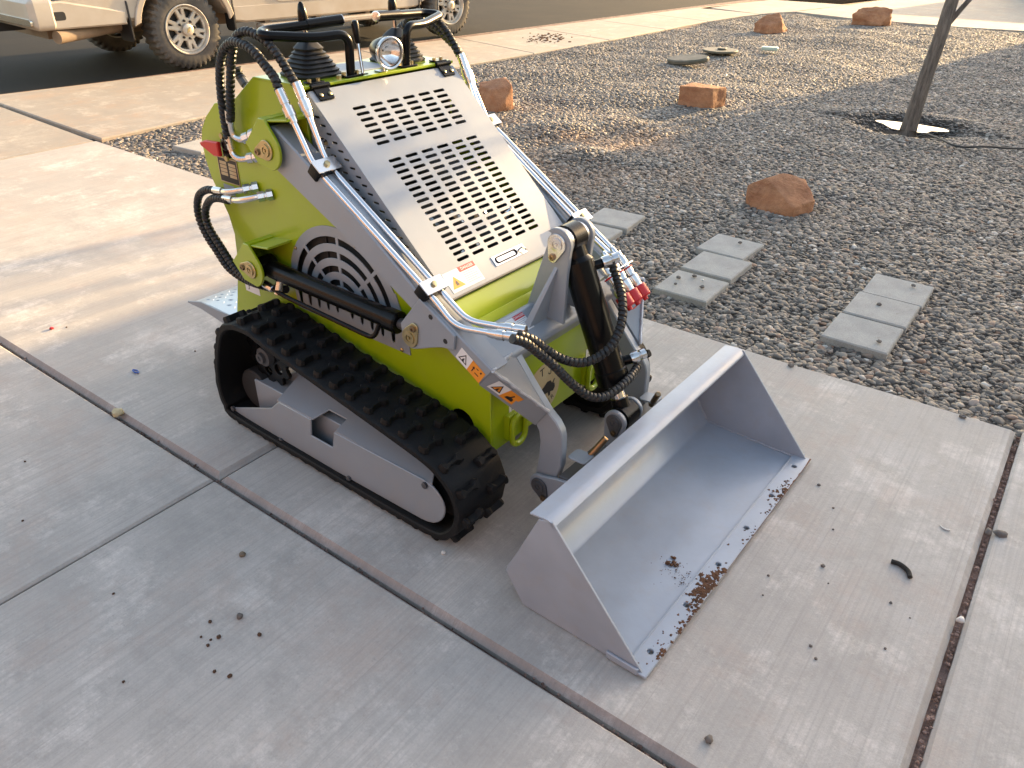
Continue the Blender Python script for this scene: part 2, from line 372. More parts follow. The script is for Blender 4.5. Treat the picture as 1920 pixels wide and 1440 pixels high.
# pebble bed -----------------------------------------------------------------
TREE = Vector((-1.21, 6.97))
def inpoly(x, y, p):
    r = False; j = len(p) - 1
    for i in range(len(p)):
        if (p[i][1] > y) != (p[j][1] > y) and x < (p[j][0] - p[i][0]) * (y - p[i][1]) / (p[j][1] - p[i][1]) + p[i][0]: r = not r
        j = i
    return r
BED = [(-5.69, 2.70), (-4.26, 2.655), (-3, 2.625), (-1.25, 2.597), (-.6, 2.594), (-.23, 2.605), (.11, 2.612), (1.2, 2.64), (1.2, 14.8), (-1.35, 14.77), (-2.2, 14.62), (-3.83, 14.67), (-4.93, 15.04), (-5.21, 14.5), (-5.38, 13.7), (-5.51, 12.5), (-5.56, 10), (-5.67, 8.06), (-5.76, 6.95), (-5.77, 3.64)]
def bed_z(x, y):
    z = -.030 + .022 * noise.noise((x * 1.3, y * 1.3, 3)) + .012 * noise.noise((x * 3.3, y * 3.3, 9))
    z += .05 * max(0, noise.noise((x * .8, y * .8, 5))) * min(1, max(0, (y - 3.2) / 2)) * min(1, max(0, (-1.6 - x)))
    d = min(y - 2.6, x + 5.75); z = z if d > .35 else -.028 + (z + .028) * max(0, d / .35)
    t = math.hypot((x - TREE.x + .02) * .85, (y - TREE.y - .1) * 1.1)
    if t < .9:
        z += (.035 if y > TREE.y + .1 else .0) * math.exp(-((t - .50) / .14) ** 2) - .075 * max(0, min(1, (.42 - t) / .16))
    for mx, my, h, s in ((-3.35, 5.0, .07, .28), (-2.75, 4.55, .06, .22), (-3.0, 5.5, .05, .3)):
        z += h * math.exp(-((x - mx) ** 2 + (y - my) ** 2) / s ** 2)
    return z
nx, ny = 118, 206
bv, bf, dens = [], [], []
for j in range(ny + 1):
    for i in range(nx + 1):
        x = -5.85 + 7.05 * i / nx; y = 2.56 + 12.5 * j / ny
        bv.append((x, y, bed_z(x, y)))
        t = math.hypot((x - TREE.x + .02) * .85, (y - TREE.y - .1) * 1.1)
        dens.append((1. if inpoly(x, y, BED) else 0.) * (1 if t > .24 else .0))
for j in range(ny):
    for i in range(nx): bf.append((j * (nx + 1) + i, j * (nx + 1) + i + 1, (j + 1) * (nx + 1) + i + 1, (j + 1) * (nx + 1) + i))
me = bpy.data.meshes.new('gravel'); me.from_pydata(bv, [], bf); a = me.attributes.new('dens', 'FLOAT', 'POINT'); a.data.foreach_set('value', dens); finish(me, 0)
me.materials.append(GFL); grav = bpy.data.objects.new('gravel', me); col.objects.link(grav); grav['kind'] = 'stuff'
grav['label'] = 'bed of grey and tan river pebbles beside the driveway'; grav['category'] = 'gravel'
def gravel_nodes():
    t = bpy.data.node_groups.new('scatter_pebbles', 'GeometryNodeTree')
    t.interface.new_socket('Geometry', in_out='INPUT', socket_type='NodeSocketGeometry'); t.interface.new_socket('Geometry', in_out='OUTPUT', socket_type='NodeSocketGeometry')
    N = t.nodes.new; Lk = t.links.new
    gi, go = N('NodeGroupInput'), N('NodeGroupOutput')
    dp = N('GeometryNodeDistributePointsOnFaces'); dp.distribute_method = 'RANDOM'; dp.inputs['Seed'].default_value = 3
    at = N('GeometryNodeInputNamedAttribute'); at.data_type = 'FLOAT'; at.inputs['Name'].default_value = 'dens'
    mu = N('ShaderNodeMath'); mu.operation = 'MULTIPLY'; mu.inputs[1].default_value = 4200.
    gt = N('ShaderNodeMath'); gt.operation = 'GREATER_THAN'; gt.inputs[1].default_value = .72
    Lk(at.outputs[0], gt.inputs[0]); Lk(gt.outputs[0], mu.inputs[0])
    Lk(gi.outputs[0], dp.inputs['Mesh']); Lk(mu.outputs[0], dp.inputs['Density'])
    gti = N('GeometryNodeGeometryToInstance')
    for s, sc in enumerate(((1, .70, .40), (1, .8, .36), (1.05, .58, .42), (1, .86, .40), (1.2, .55, .34), (.92, .8, .50))):
        ic = N('GeometryNodeMeshIcoSphere'); ic.inputs['Radius'].default_value = 1; ic.inputs['Subdivisions'].default_value = 2
        nz = N('ShaderNodeTexNoise'); nz.inputs['Scale'].default_value = .9; nz.inputs['Detail'].default_value = 1
        po = N('GeometryNodeInputPosition'); off = N('ShaderNodeVectorMath'); off.operation = 'ADD'; off.inputs[1].default_value = (s * 7.3, s * 3.1, s)
        Lk(po.outputs[0], off.inputs[0]); Lk(off.outputs[0], nz.inputs[0])
        sb = N('ShaderNodeVectorMath'); sb.operation = 'SUBTRACT'; sb.inputs[1].default_value = (.5, .5, .5); Lk(nz.outputs[1], sb.inputs[0])
        sp = N('GeometryNodeSetPosition'); Lk(ic.outputs[0], sp.inputs[0]); Lk(sb.outputs[0], sp.inputs['Offset'])
        tr = N('GeometryNodeTransform'); tr.inputs['Scale'].default_value = sc; Lk(sp.outputs[0], tr.inputs[0])
        ss = N('GeometryNodeSetShadeSmooth'); Lk(tr.outputs[0], ss.inputs[0])
        sm = N('GeometryNodeSetMaterial'); sm.inputs['Material'].default_value = PEB; Lk(ss.outputs[0], sm.inputs[0]); Lk(sm.outputs[0], gti.inputs[0])
    ip = N('GeometryNodeInstanceOnPoints'); ip.inputs['Pick Instance'].default_value = True
    Lk(dp.outputs['Points'], ip.inputs['Points']); Lk(gti.outputs[0], ip.inputs['Instance'])
    def rnd(ty, lo, hi, seed):
        r = N('FunctionNodeRandomValue'); r.data_type = ty
        i0, i1 = {'FLOAT_VECTOR': (0, 1), 'FLOAT': (2, 3), 'INT': (4, 5)}[ty]; r.inputs[i0].default_value = lo; r.inputs[i1].default_value = hi; r.inputs['Seed'].default_value = seed
        return r.outputs[{'FLOAT_VECTOR': 0, 'FLOAT': 1, 'INT': 2}[ty]]
    Lk(rnd('INT', 0, 5, 1), ip.inputs['Instance Index'])
    Lk(rnd('FLOAT_VECTOR', (-.38, -.38, 0), (.38, .38, 6.28), 2), ip.inputs['Rotation'])
    s1 = rnd('FLOAT', 0., 1., 3); pw = N('ShaderNodeMath'); pw.operation = 'POWER'; pw.inputs[1].default_value = 2.2; Lk(s1, pw.inputs[0])
    mr = N('ShaderNodeMapRange'); mr.inputs[3].default_value = .0082; mr.inputs[4].default_value = .0245; Lk(pw.outputs[0], mr.inputs[0]); Lk(mr.outputs[0], ip.inputs['Scale'])
    ti = N('GeometryNodeTranslateInstances'); Lk(ip.outputs[0], ti.inputs[0])
    Lk(rnd('FLOAT_VECTOR', (0, 0, .004), (0, 0, .024), 5), ti.inputs['Translation'])
    st = N('GeometryNodeStoreNamedAttribute'); st.data_type = 'FLOAT'; st.domain = 'INSTANCE'; st.inputs['Name'].default_value = 'tint'
    Lk(ti.outputs[0], st.inputs[0]); Lk(rnd('FLOAT', 0., 1., 6), st.inputs['Value'])
    jn = N('GeometryNodeJoinGeometry'); Lk(gi.outputs[0], jn.inputs[0]); Lk(st.outputs[0], jn.inputs[0]); Lk(jn.outputs[0], go.inputs[0])
    return t
md = grav.modifiers.new('pebbles', 'NODES'); md.node_group = gravel_nodes()
# ------------------------------------------------------------------ the mini track loader
TL = empty('track_loader', (-.384, 1.534, 0), R(-1.5))
tag(TL, 'lime green and silver mini track loader with its bucket down on the driveway', 'loader')
def part(name, geo, m, parent=None): return obj(name, geo, m, parent or TL)
V = lambda *a: Vector(a)
PO, PD = V(-1.202, 0, 1.022), V(.458, 0, -.428).normalized()            # hood plane: top edge, down-slope
HN = V(.428, 0, .458).normalized()
HOOD = (PO, PD, V(0, 1, 0), HN)                                          # 2d = (s, v)
HL, HW = .627, .268
# body ----------------------------------------------------------------------
SP = [(-1.213, 1.026), (-1.416, 1.033), (-1.505, .972), (-1.53, .958), (-1.617, .941), (-1.675, .895), (-1.707, .857), (-1.721, .821), (-1.719, .768), (-1.706, .718), (-1.678, .66), (-1.65, .609), (-1.638, .552), (-1.645, .49), (-1.66, .42), (-1.69, .324), (-1.715, .247), (-1.715, .188), (-.614, .188), (-.614, .40), (-.70, .515), (-.742, .578), (-.98, .735), (-1.213, .86)]
GC = (-1.145, .455)                                                      # fan opening on the side
fan_hole = arc(GC[0], GC[1], .212, 0, 180, 24) + [(GC[0] - .212, .405), (GC[0] + .212, .405)]
lowhole = circ(-.713, .245, .042, 20)
body = None
for s in (-1, 1):
    b = part('side_plate', plate(SP, s * .264, s * .272, 'v', [fan_hole, lowhole], .0015), G)
    if body is None: body = b
fm = MB(); fm.add(plate(rect(-.264, .264, .188, .42), -.622, -.614, 'u')); fm.add(plate(rect(-.263, .263, -.004, .0045), 0, .142, (V(-.617, 0, .42), V(0, 1, 0), V(.79, 0, .61), V(-.62, 0, .79))))
front = part('front_plate', fm, G)
# seat below the hood: rounded strip
st_ = [V(-.706, 0, .42), V(-.706, 0, .520), V(-.710, 0, .541), V(-.722, 0, .556), V(-.765, 0, .590)]
sv = [(p.x, y, p.z) for p in st_ for y in (-.263, .263)]
part('cowl', mesh(sv, [(2 * i, 2 * i + 1, 2 * i + 3, 2 * i + 2) for i in range(4)], 60), G)
part('belly_plate', box(-1.70, -.625, -.263, .263, .19, .2), DG)
part('rear_plate', mesh([(-1.64, -.263, .2), (-1.64, .263, .2), (-1.60, .263, .56), (-1.60, -.263, .56), (-1.66, -.263, .80), (-1.66, .263, .80), (-1.55, -.263, .945), (-1.55, .263, .945)], [(0, 1, 2, 3), (3, 2, 5, 4), (4, 5, 7, 6)]), G)
con = part('console', plate([(-1.205, -.272), (-1.412, -.272), (-1.412, .272), (-1.205, .272)], 1.026, 1.034, 'z'), G)
part('console_back', plate(rect(-.262, .262, 0, .14), 0, .008, (V(-1.412, 0, 1.028), V(0, 1, 0), V(-.82, 0, -.572), V(.572, 0, -.82))), G)
# engine bay, seen through the slots
eb = MB(); eb.add(box(-1.16, -.80, -.18, .18, .3, .56)); eb.add(rod((-1.05, -.08, .66), (-.9, .12, .62), .06)); eb.add(rod((-1.13, .05, .8), (-1.0, .15, .72), .05)); eb.add(box(-1.13, -1.0, -.2, -.04, .56, .74)); eb.add(rod((-.95, -.15, .56), (-.95, -.15, .62), .045))
part('engine', eb, EN)
for i in range(5): part('engine_hose', sweep(fillet([(-1.1 + .05 * i, -.2 + .07 * i, .58), (-1.06 + .05 * i, -.16 + .07 * i, .72), (-.9, -.1 + .06 * i, .60)], .05), .012, 8), CH)
part('bulkhead', box(-1.215, -1.208, -.26, .26, .3, 1.02), DK)
# hood ----------------------------------------------------------------------
slots = []
def slot(s, v, L=.0435, W=.0088): return rrect(s - W / 2, s + W / 2, v - L / 2, v + L / 2, W * .49, 3)
for c_ in range(6):
    for r_ in range(7): slots.append(slot(.0712 + r_ * .01828, -.15 + .06 * c_))
    for r_ in range(18): slots.append(slot(.2352 + r_ * .01815, -.15 + .06 * c_))
hood = part('hood', plate(rrect(0, HL, -HW, HW, .006, 2), -.003, 0, HOOD, slots, .0006), GR)
for s in (-1, 1):
    sl_ = []
    for i in range(20):
        for j in range(4):
            a = .035 + i * .0262 + (j % 2) * .012; d = .026 + j * .034
            u = PO.x + PD.x * a; z = PO.z + PD.z * a - d * 1.28
            if u > -1.19 and z > .985 - (u + 1.22) * .67 - .12 and u < -.80: sl_.append((u, z))
    hs = [rrect(u - .0105, u + .0105, z - .003, z + .003, .0028, 2) for u, z in sl_] + [circ(-1.155, .905, .010, 12)]
    hs = [h for h in hs if not any(abs(h[0][0] - q[0]) < .022 and abs(h[0][1] - q[1]) < .012 for q in [(-1.155, .905)]) or len(h) == 12]
    part('hood_side', plate([(-1.206, 1.019), (-1.206, .855), (-.98, .735), (-.748, .580), (-.742, .592)], s * .2645, s * .2675, 'v', hs, .0005), GR, hood)
part('hood_lip', plate(rect(HL - .001, HL + .004, -.266, .266), -.022, -.001, HOOD, ch=.001), DG, hood)
for s in (-1, 1):                                                        # hinges
    hm = MB(); hm.add(plate(rrect(-.004, .034, s * .227 - .024, s * .227 + .024, .004, 2), .0005, .005, HOOD)); hm.add(rod(PO + PD * -.006 + HN * .006 + V(0, s * .227 - .03, 0), PO + PD * -.006 + HN * .006 + V(0, s * .227 + .03, 0), .0065))
    hm.add(plate(rrect(-1.238, -1.207, s * .227 - .024, s * .227 + .024, .004, 2), 1.0345, 1.039, 'z'))
    h_ = part('hinge', hm, BK, hood); bm_ = PB('hinge_bolt', GD, hood)
    for q in (-.014, .014):
        p = PO + PD * .02 + V(0, s * .227 + q, 0) + HN * .005; bm_.add(lathe([(0, .0055), (.003, .0055), (.005, .002)], p, HN, 6)); bm_.add(lathe([(0, .0055), (.006, .0055)], V(-1.224, s * .227 + q, 1.039), (0, 0, 1), 6))
lm = MB(); lm.add(plate(rect(.573, .602, -.067, .067), .0003, .002, HOOD, ch=.0004)); part('latch', lm, CH, hood)
part('latch_handle', plate(rrect(.578, .597, -.058, .03, .0085), .0021, .005, HOOD, [rrect(.5812, .5938, -.055, .026, .006)], ch=.0006), BK, hood)
part('latch_key', sweep([PO + PD * .585 + V(0, .045, 0) + HN * .002, PO + PD * .585 + V(0, .046, 0) + HN * .012, PO + PD * .597 + V(0, .058, 0) + HN * .012], .003, 6), CH, hood)
def sticker(fr, x0, x1, y0, y1, m=WS, parent=None, t=0): return part('sticker', plate(rect(x0, x1, y0, y1), t + .0002, t + .0008, fr, ch=0), m, parent)
def danger(fr, x0, y0, wd, ht, parent, txt='DANGER'):   # 2-column warning label; fr x=right, y=up
    sk = sticker(fr, x0, x0 + wd, y0, y0 + ht, WS, parent)
    o, A, B, N = fr; q = [(x0 + wd * .05, y0 + ht * .15), (x0 + wd * .43, y0 + ht * .15), (x0 + wd * .24, y0 + ht * .72)]
    obj('warning_triangle', plate(q, .0009, .0012, fr, ch=0), OS, parent)
    obj('sticker_header', plate(rect(x0 + wd * .48, x0 + wd * .99, y0 + ht * .76, y0 + ht * 1.02), .0009, .0012, fr, ch=0), RS, parent)
    obj('header_lettering', text(txt, ht * .2, (o + A * (x0 + wd * .74) + B * (y0 + ht * .89) + N * .0013, A, B, N), .0001), WS, parent)
    ln = MB()
    for i in range(6): ln.add(plate(rect(x0 + wd * .52, x0 + wd * (.95 - .1 * (i % 3 == 1)), y0 + ht * (.66 - .1 * i), y0 + ht * (.69 - .1 * i)), .0009, .0011, fr, ch=0))
    obj('sticker_lines', ln, IG, parent)['kind'] = 'stuff'
    em = MB(); em.add(plate([(x0 + wd * .2, y0 + ht * .26), (x0 + wd * .28, y0 + ht * .26), (x0 + wd * .27, y0 + ht * .42), (x0 + wd * .24, y0 + ht * .52), (x0 + wd * .2, y0 + ht * .4)], .0013, .0015, fr, ch=0)); obj('sticker_symbol', em, IK, parent)
danger((PO, V(0, 1, 0), -PD, HN), -.246, -.617, .119, .056, hood)
# side fan grilles ----------------------------------------------------------
gout = [(-.89, .389), (-.893, .43), (-.91, .50), (-.931, .557)] + arc(GC[0], GC[1], .232, 26, 158, 22) + [(-1.366, .50), (-1.358, .391)]
gh = []
for (r0, r1) in ((.183, .203), (.142, .161), (.102, .120), (.062, .080), (.022, .040)):
    for q in range(4):
        gp = math.degrees(.005 / r0); a0, a1 = q * 45 + (gp if q else 0), q * 45 + 45 - (gp if q < 3 else 0); n_ = 7
        o_ = arc(GC[0], GC[1], r1, a0, a1, n_); i_ = arc(GC[0], GC[1], r0, a1, a0, n_); lb = .412 + (.203 - r1) * .12
        if q == 0: loop = [(GC[0] + r0 + .004, lb), (GC[0] + (r0 + r1) / 2, lb - .006), (GC[0] + r1 - .004, lb)] + o_ + i_
        elif q == 3: loop = o_ + [(GC[0] - r1 + .004, lb), (GC[0] - (r0 + r1) / 2, lb - .006), (GC[0] - r0 - .004, lb)] + i_
        else: loop = o_ + i_
        gh.append(loop)
for s in (-1, 1):
    gr_ = part('fan_grille', plate(gout, s * .2725, s * .2755, 'v', gh, .0006), GR)
    bm_ = PB('grille_bolt', GD, gr_)
    for p in ((-1.33, .585), (-1.07, .655), (-1.335, .405), (-1.10, .398), (-.92, .397)): bm_.add(lathe([(0, .006), (.003, .0055), (.005, .002)], (p[0], s * .2755, p[1]), (0, s, 0), 8))
part('radiator', box(-1.36, -.9, -.255, .255, .25, .68), DK)
# rear step -----------------------------------------------------------------
stp = part('rear_step', plate([(-1.70, .205), (-1.93, .205), (-2.055, .175), (-2.055, .181), (-1.93, .212), (-1.70, .212)], -.245, .245, 'v', ch=.0008), DP)
for s in (-1, 1): part('step_side', plate([(-1.70, .22), (-1.87, .212), (-1.97, .213), (-2.06, .190), (-2.062, .182), (-1.98, .183), (-1.84, .165), (-1.70, .15)], s * .246, s * .252, 'v'), GR, stp)
tm = MB()
for i in range(9):
    for j in range(17):
        a = .8 if (i + j) % 2 else -.8; x, y = -1.74 - i * .033, -.23 + j * .0287; z = .2122 if x > -1.93 else .2122 + (x + 1.93) * .248
        d = V(math.cos(a), math.sin(a), 0) * .011; n2 = V(-math.sin(a), math.cos(a), 0) * .003; p = V(x, y, z)
        if abs(y) > .222: continue
        tm.add(([p - d, p + n2, p + d, p - n2, p + V(0, 0, .0022)], [(0, 1, 4), (1, 2, 4), (2, 3, 4), (3, 0, 4)]))
part('step_tread', tm, DP, stp)['kind'] = 'stuff'
# lugs that carry arms and cylinders ---------------------------------------
def lug(s, pin, name):
    u, z = pin
    o = arc(u, z, .052, -75, 40, 9) + [(u + .005, z + .076), (u - .018, z + .076), (u - .088, z + .004), (u - .045, z - .043)]
    m_ = MB(); m_.add(plate(o, s * .356, s * .364, 'v'))
    fl = [(u + .0, z + .076), (u - .018, z + .077), (u - .090, z + .004), (u - .046, z - .045)]
    # flange strip from plate back to the body
    for a, b in zip(fl, fl[1:]):
        A, B = V(a[0], 0, a[1]), V(b[0], 0, b[1]); d = (B - A).normalized(); n2 = V(-d.z, 0, d.x)
        m_.add(plate(rect(-.002, (B - A).length + .002, s * .271, s * .362), 0, .006, (A, d, V(0, 1, 0), n2)))
    m_.add(plate([(u - .018, z + .070), (u + .085, z + .085), (u + .085, z + .079), (u - .018, z + .064)], s * .271, s * .355, 'v'))
    return part(name, m_, G)
def pin_cap(p, ax, ang, parent, m=GD, k=1.):            # teardrop keeper plate with a pin and a bolt; p in 3D, ax = outward axis
    x = V(math.cos(R(ang)), 0, math.sin(R(ang))); y = V(-math.sin(R(ang)), 0, math.cos(R(ang)))
    o = arc(0, 0, .026 * k, 62, 298, 14) + arc(.036 * k, 0, .013 * k, -62, 62, 8)
    mm = MB(); mm.add(plate(o, 0, .005, (Vector(p), x, y, Vector(ax)), ch=.0012)); mm.add(lathe([(.005, .017 * k), (.008, .0165 * k), (.0085, .009 * k), (.006, .0085 * k), (.006, .0045 * k), (.009, .004 * k), (.0092, .001)], p, ax, 18))
    pk = part('pin_plate', mm, m, parent)
    part('pin_bolt', lathe([(.005, .009 * k), (.010, .0088 * k), (.0105, .004 * k), (.008, .0035 * k)], Vector(p) + x * .034 * k, ax, 6), BZ, parent)
AP, LP, BP = (-1.268, .887), (-1.434, .518), (-.802, .507)              # arm pivot, cylinder rear pin, cylinder front pin
AV0, AV1 = .285, .345
for s in (-1, 1):
    lg = lug(s, AP, 'arm_lug'); pin_cap((AP[0], s * .364, AP[1]), (0, s, 0), 195, lg)
    lg2 = lug(s, LP, 'cylinder_lug'); pin_cap((LP[0], s * .364, LP[1]), (0, s, 0), 180, lg2)
    # loader arm -----------------------------------------------------------
    am = MB()
    prof = arc(AP[0], AP[1], .056, 58, 215, 12) + [(-1.041, .717), (-.792, .573), (-.70, .513), (-.589, .447), (-.545, .50), (-.758, .617), (-.979, .776)]
    am.add(plate(prof, s * AV0, s * AV1, 'v', ch=.004))
    lobe = [(-.765, .622)] + [(-.835, .535)] + arc(BP[0], BP[1], .032, 165, 290, 9) + [(-.765, .487), (-.735, .500), (-.70, .513), (-.66, .52), (-.655, .558)]
    am.add(plate(lobe, s * (AV1 + .0005), s * (AV1 + .009), 'v'))
    # lower section slants inward to the leg plate
    A, B, C_, D = V(-.545, s * .345, .50), V(-.589, s * .345, .447), V(-.470, s * .2245, .358), V(-.507, s * .2245, .302)
    E, F = V(-.583, s * .2225, .484), V(-.64, s * .2225, .42)
    am.add(([A, B, C_, D, E, F], [(0, 1, 3, 2), (0, 2, 4), (1, 5, 3), (0, 4, 5, 1), (4, 2, 3, 5)]))
    arm = part('loader_arm', am, GR)
    wl = MB(); jit = lambda p: Vector(p) + V(random.uniform(-1, 1), random.uniform(-1, 1), random.uniform(-1, 1)) * .0012
    for a, b in ((A, C_), (A, E), ):
        n_ = 22; pth = [jit(a + (b - a) * i / n_ + V(0, 0, .001)) for i in range(n_ + 1)]
        wl.add(sweep(pth, [random.uniform(.0035, .006) for _ in pth], 8))
    part('weld_bead', wl, WL, arm)['kind'] = 'stuff'
    leg = [(-.64, .45), (-.60, .505), (-.583, .484), (-.527, .416), (-.489, .373), (-.471, .353), (-.447, .335), (-.432, .314), (-.426, .293), (-.425, .25), (-.426, .205), (-.436, .165)] + arc(-.478, .13, .034, 20, -160, 9) + [(-.502, .16), (-.496, .206), (-.493, .255), (-.498, .285), (-.508, .302), (-.56, .36)]
    part('arm_leg', plate(leg, s * .197, s * .2222, 'v', ch=.003), GR, arm)
    pin_cap((BP[0], s * (AV1 + .009), BP[1]), (0, s, 0), 62, arm)
    slt = PB('arm_hole', DK, arm); slt.add(lathe([(0, .007), (.0012, .006)], (-.73, s * (AV1 + .009), .585), (0, s, 0), 10)); slt.add(lathe([(0, .007), (.0012, .006)], (-.685, s * (AV1 + .009), .535), (0, s, 0), 10))
    # hydraulic tubes and clamps
    for k_, vv in ((0, .333), (1, .300)):
        o_ = .012 * k_
        pth = fillet([(-1.196 + .02 * k_, s * vv, .985 + o_), (-1.128 + .012 * k_, s * vv, .868), (-.742, s * vv, .626), (-.672 + .01 * k_, s * vv, .570 + .006 * k_), (-.595, s * (vv - .012), .577 + .004 * k_), (-.560, s * (vv - .02), .579 + .004 * k_)], .035)
        if s > 0: pth = fillet([(-1.196 + .02 * k_, vv, .985 + o_), (-1.128 + .012 * k_, vv, .868), (-.742, vv, .626), (-.640 + .02 * k_, vv, .560 - .004 * k_), (-.612, .265 - .045 * k_, .600), (-.595, .262 - .042 * k_, .588)], .022)
        part('steel_tube', sweep(pth, .0082, 12), CR, arm)
        ft = MB(); p = V(-1.196 + .02 * k_, s * vv, .985 + o_); d = (p - V(-1.128 + .012 * k_, s * vv, .868)).normalized()
        ft.add(lathe([(-.028, .0105), (-.016, .012), (-.012, .012), (-.012, .0145), (.012, .0145), (.012, .011), (.02, .0105), (.02, .0125), (.056, .0118)], p, d, 12))
        part('hose_fitting', ft, CH, arm); ft = MB()
        q = V(-.560, s * (vv - .02), .579 + .004 * k_); d2 = V(.9, -s * .25, .06)
        if s > 0: continue
        ft.add(lathe([(-.022, .0095), (-.01, .0115), (.0, .0115), (.0, .0135), (.018, .0135), (.018, .0105), (.024, .0105), (.024, .0125), (.05, .0118)], q, d2, 12))
        part('hose_fitting', ft, CH, arm)
    for cu, cz in ((-1.105, .862), (-.758, .640)):
        d = V(.8, 0, -.6); n2 = V(.6, 0, .8); fr = (V(cu, s * .3165, cz), d, V(0, 1, 0), n2)
        part('tube_clamp', plate(rrect(-.018, .018, -.036, .036, .004, 2), -.022, .010, fr), BK, arm)
        part('clamp_plate', plate(rect(-.019, .019, -.036, .036), .0102, .0135, fr, ch=.0005), CH, arm); part('clamp_bolt', lathe([(.0136, .008), (.019, .008), (.0195, .005)], V(cu, s * .3165, cz), n2, 6), GD, arm)
    # lift cylinder
    cy = MB(); cv = s * .318; a, b = V(LP[0], cv, LP[1] - .003), V(BP[0], cv, BP[1])
    d = (b - a).normalized(); cy.add(lathe([(.035, .022), (.04, .0265), (.515, .0265), (.518, .0305), (.556, .0305), (.56, .026)], a, d, 24)); cy.add(rod(a + V(0, -.03, 0), a + V(0, .03, 0), .03, 20)); cy.add(rod(a, a + d * .05, .02))
    cyl = part('lift_cylinder', cy, BK)
    part('piston_rod', rod(a + d * .55, b, .0145), DG, cyl); part('rod_eye', rod(b + V(0, -.024, 0), b + V(0, .024, 0), .026, 18), BK, cyl)
    pv = s * .340
    part('cylinder_pipe', sweep(fillet([(-1.40, pv, .470), (-1.33, pv, .458), (-1.0, pv, .446), (-.955, pv, .446), (-.94, s * .33, .49)], .03), .0068, 10), BK, cyl)
    PB('pipe_port', CH, cyl).add(rod((-1.36, s * .325, .49), (-1.36, s * .338, .452), .011)).add(rod((-1.42, pv, .4725), (-1.375, pv, .465), .0115, 8))
    # tow rings, hook stickers
    rg = plate(rrect(s * .182 - .036, s * .182 + .036, .178, .286, .0355, 8), -.598, -.584, 'u', [rrect(s * .182 - .021, s * .182 + .021, .196, .268, .0205, 8)], .004)
    part('tow_ring', MB().add(rg).add(box(-.614, -.598, s * .182 - .034, s * .182 + .034, .205, .282)), G)
    rr = plate(circ(-1.645, .235, .040, 24), s * .274, s * .290, 'v', [circ(-1.645, .235, .024, 20)], .003); part('rear_tow_ring', rr, G)
    fr = (V(-.6138, s * .197 + (.0 if s < 0 else -.03), .272), V(0, 1, 0), V(0, 0, 1), V(1, 0, 0))
    sticker(fr, 0, .03, 0, .042, WS, front); obj('hook_mark', text('J', .026, (fr[0] + V(.001, .012, .018), V(0, 1, 0), V(0, 0, 1), V(1, 0, 0)), .0001), IK, front)
# near side labels ----------------------------------------------------------
NS = (V(0, -.272, 0), V(1, 0, 0), V(0, 0, 1), V(0, -1, 0))
sp_ = part('serial_plate', plate(rect(-1.652, -1.556, .715, .790), .0003, .0016, NS, ch=.0003), IK, body)
sm_ = MB()
for i in range(4): sm_.add(plate(rect(-1.643, -1.610, .769 - .011 * i, .778 - .011 * i), .0017, .002, NS, ch=0)); sm_.add(plate(rect(-1.600, -1.566, .767 - .011 * i, .776 - .011 * i), .0017, .002, NS, ch=0))
sm_.add(plate(rect(-1.652, -1.556, .787, .790), .0017, .002, NS, ch=0)); sm_.add(plate(rect(-1.652, -1.6495, .715, .79), .0017, .002, NS, ch=0)); sm_.add(plate(rect(-1.5585, -1.556, .715, .79), .0017, .002, NS, ch=0)); sm_.add(plate(rect(-1.652, -1.556, .715, .718), .0017, .002, NS, ch=0))
part('serial_print', sm_, BE, body)['kind'] = 'stuff'
sticker(NS, -1.645, -1.592, .672, .708, IG, body)
sticker(NS, -1.628, -1.555, .366, .408, WS, body); obj('hook_mark', text('J', .028, (V(-1.608, -.2732, .388), V(1, 0, 0), V(0, 0, 1), V(0, -1, 0)), .0001), IK, body)
sticker(NS, -1.125, -1.10, .675, .71, IK, body)
AFR = lambda a, b, c: (V(a[0], -.345, a[1]), V(b[0] - a[0], 0, b[1] - a[1]).normalized(), V(c[0] - a[0], 0, c[1] - a[1]).normalized(), V(0, -1, 0))
# decals on the near arm face
a1 = (V(-.659, -.3452, .502), V(.835, 0, -.55), V(.55, 0, .835), V(0, -1, 0))
sticker(a1, 0, .041, -.004, .034, WS, arm); sticker(a1, .0412, .086, -.004, .034, OS, arm)
def tri(fr, cx, cy, r, parent, m=IK, fill=None):
    o = [(cx + r * math.cos(R(90 + 120 * i)), cy + r * math.sin(R(90 + 120 * i))) for i in range(3)]; i_ = [(cx + (x - cx) * .72, cy + (y - cy) * .72) for x, y in o]
    obj('warning_triangle', plate(o, .0009, .0012, fr, [i_], 0), m, parent)
    if fill: obj('triangle_fill', plate(i_, .0009, .0011, fr, ch=0), fill, parent)
    obj('warning_figure', MB().add(plate([(cx - r * .2, cy - r * .3), (cx + r * .25, cy - r * .35), (cx + r * .1, cy), (cx + r * .15, cy + r * .3), (cx - r * .1, cy + r * .1)], .0013, .0016, fr, ch=0)), IK, parent)
tri(a1, .0205, .012, .017, arm)
ARW = obj('arrow_mark', MB().add(plate([(.052, .006), (.055, .006), (.055, .018), (.058, .018), (.0535, .024), (.049, .018), (.052, .018)], .0009, .0012, a1, ch=0)).add(plate(rect(.062, .075, .009, .0115), .0009, .0012, a1, ch=0)).add(plate(rect(.06, .067, .024, .0262), .0009, .0012, a1, ch=0)).add(plate(rect(.074, .078, .022, .028), .0009, .0012, a1, ch=0)), IK, arm); ARW['kind'] = 'stuff'
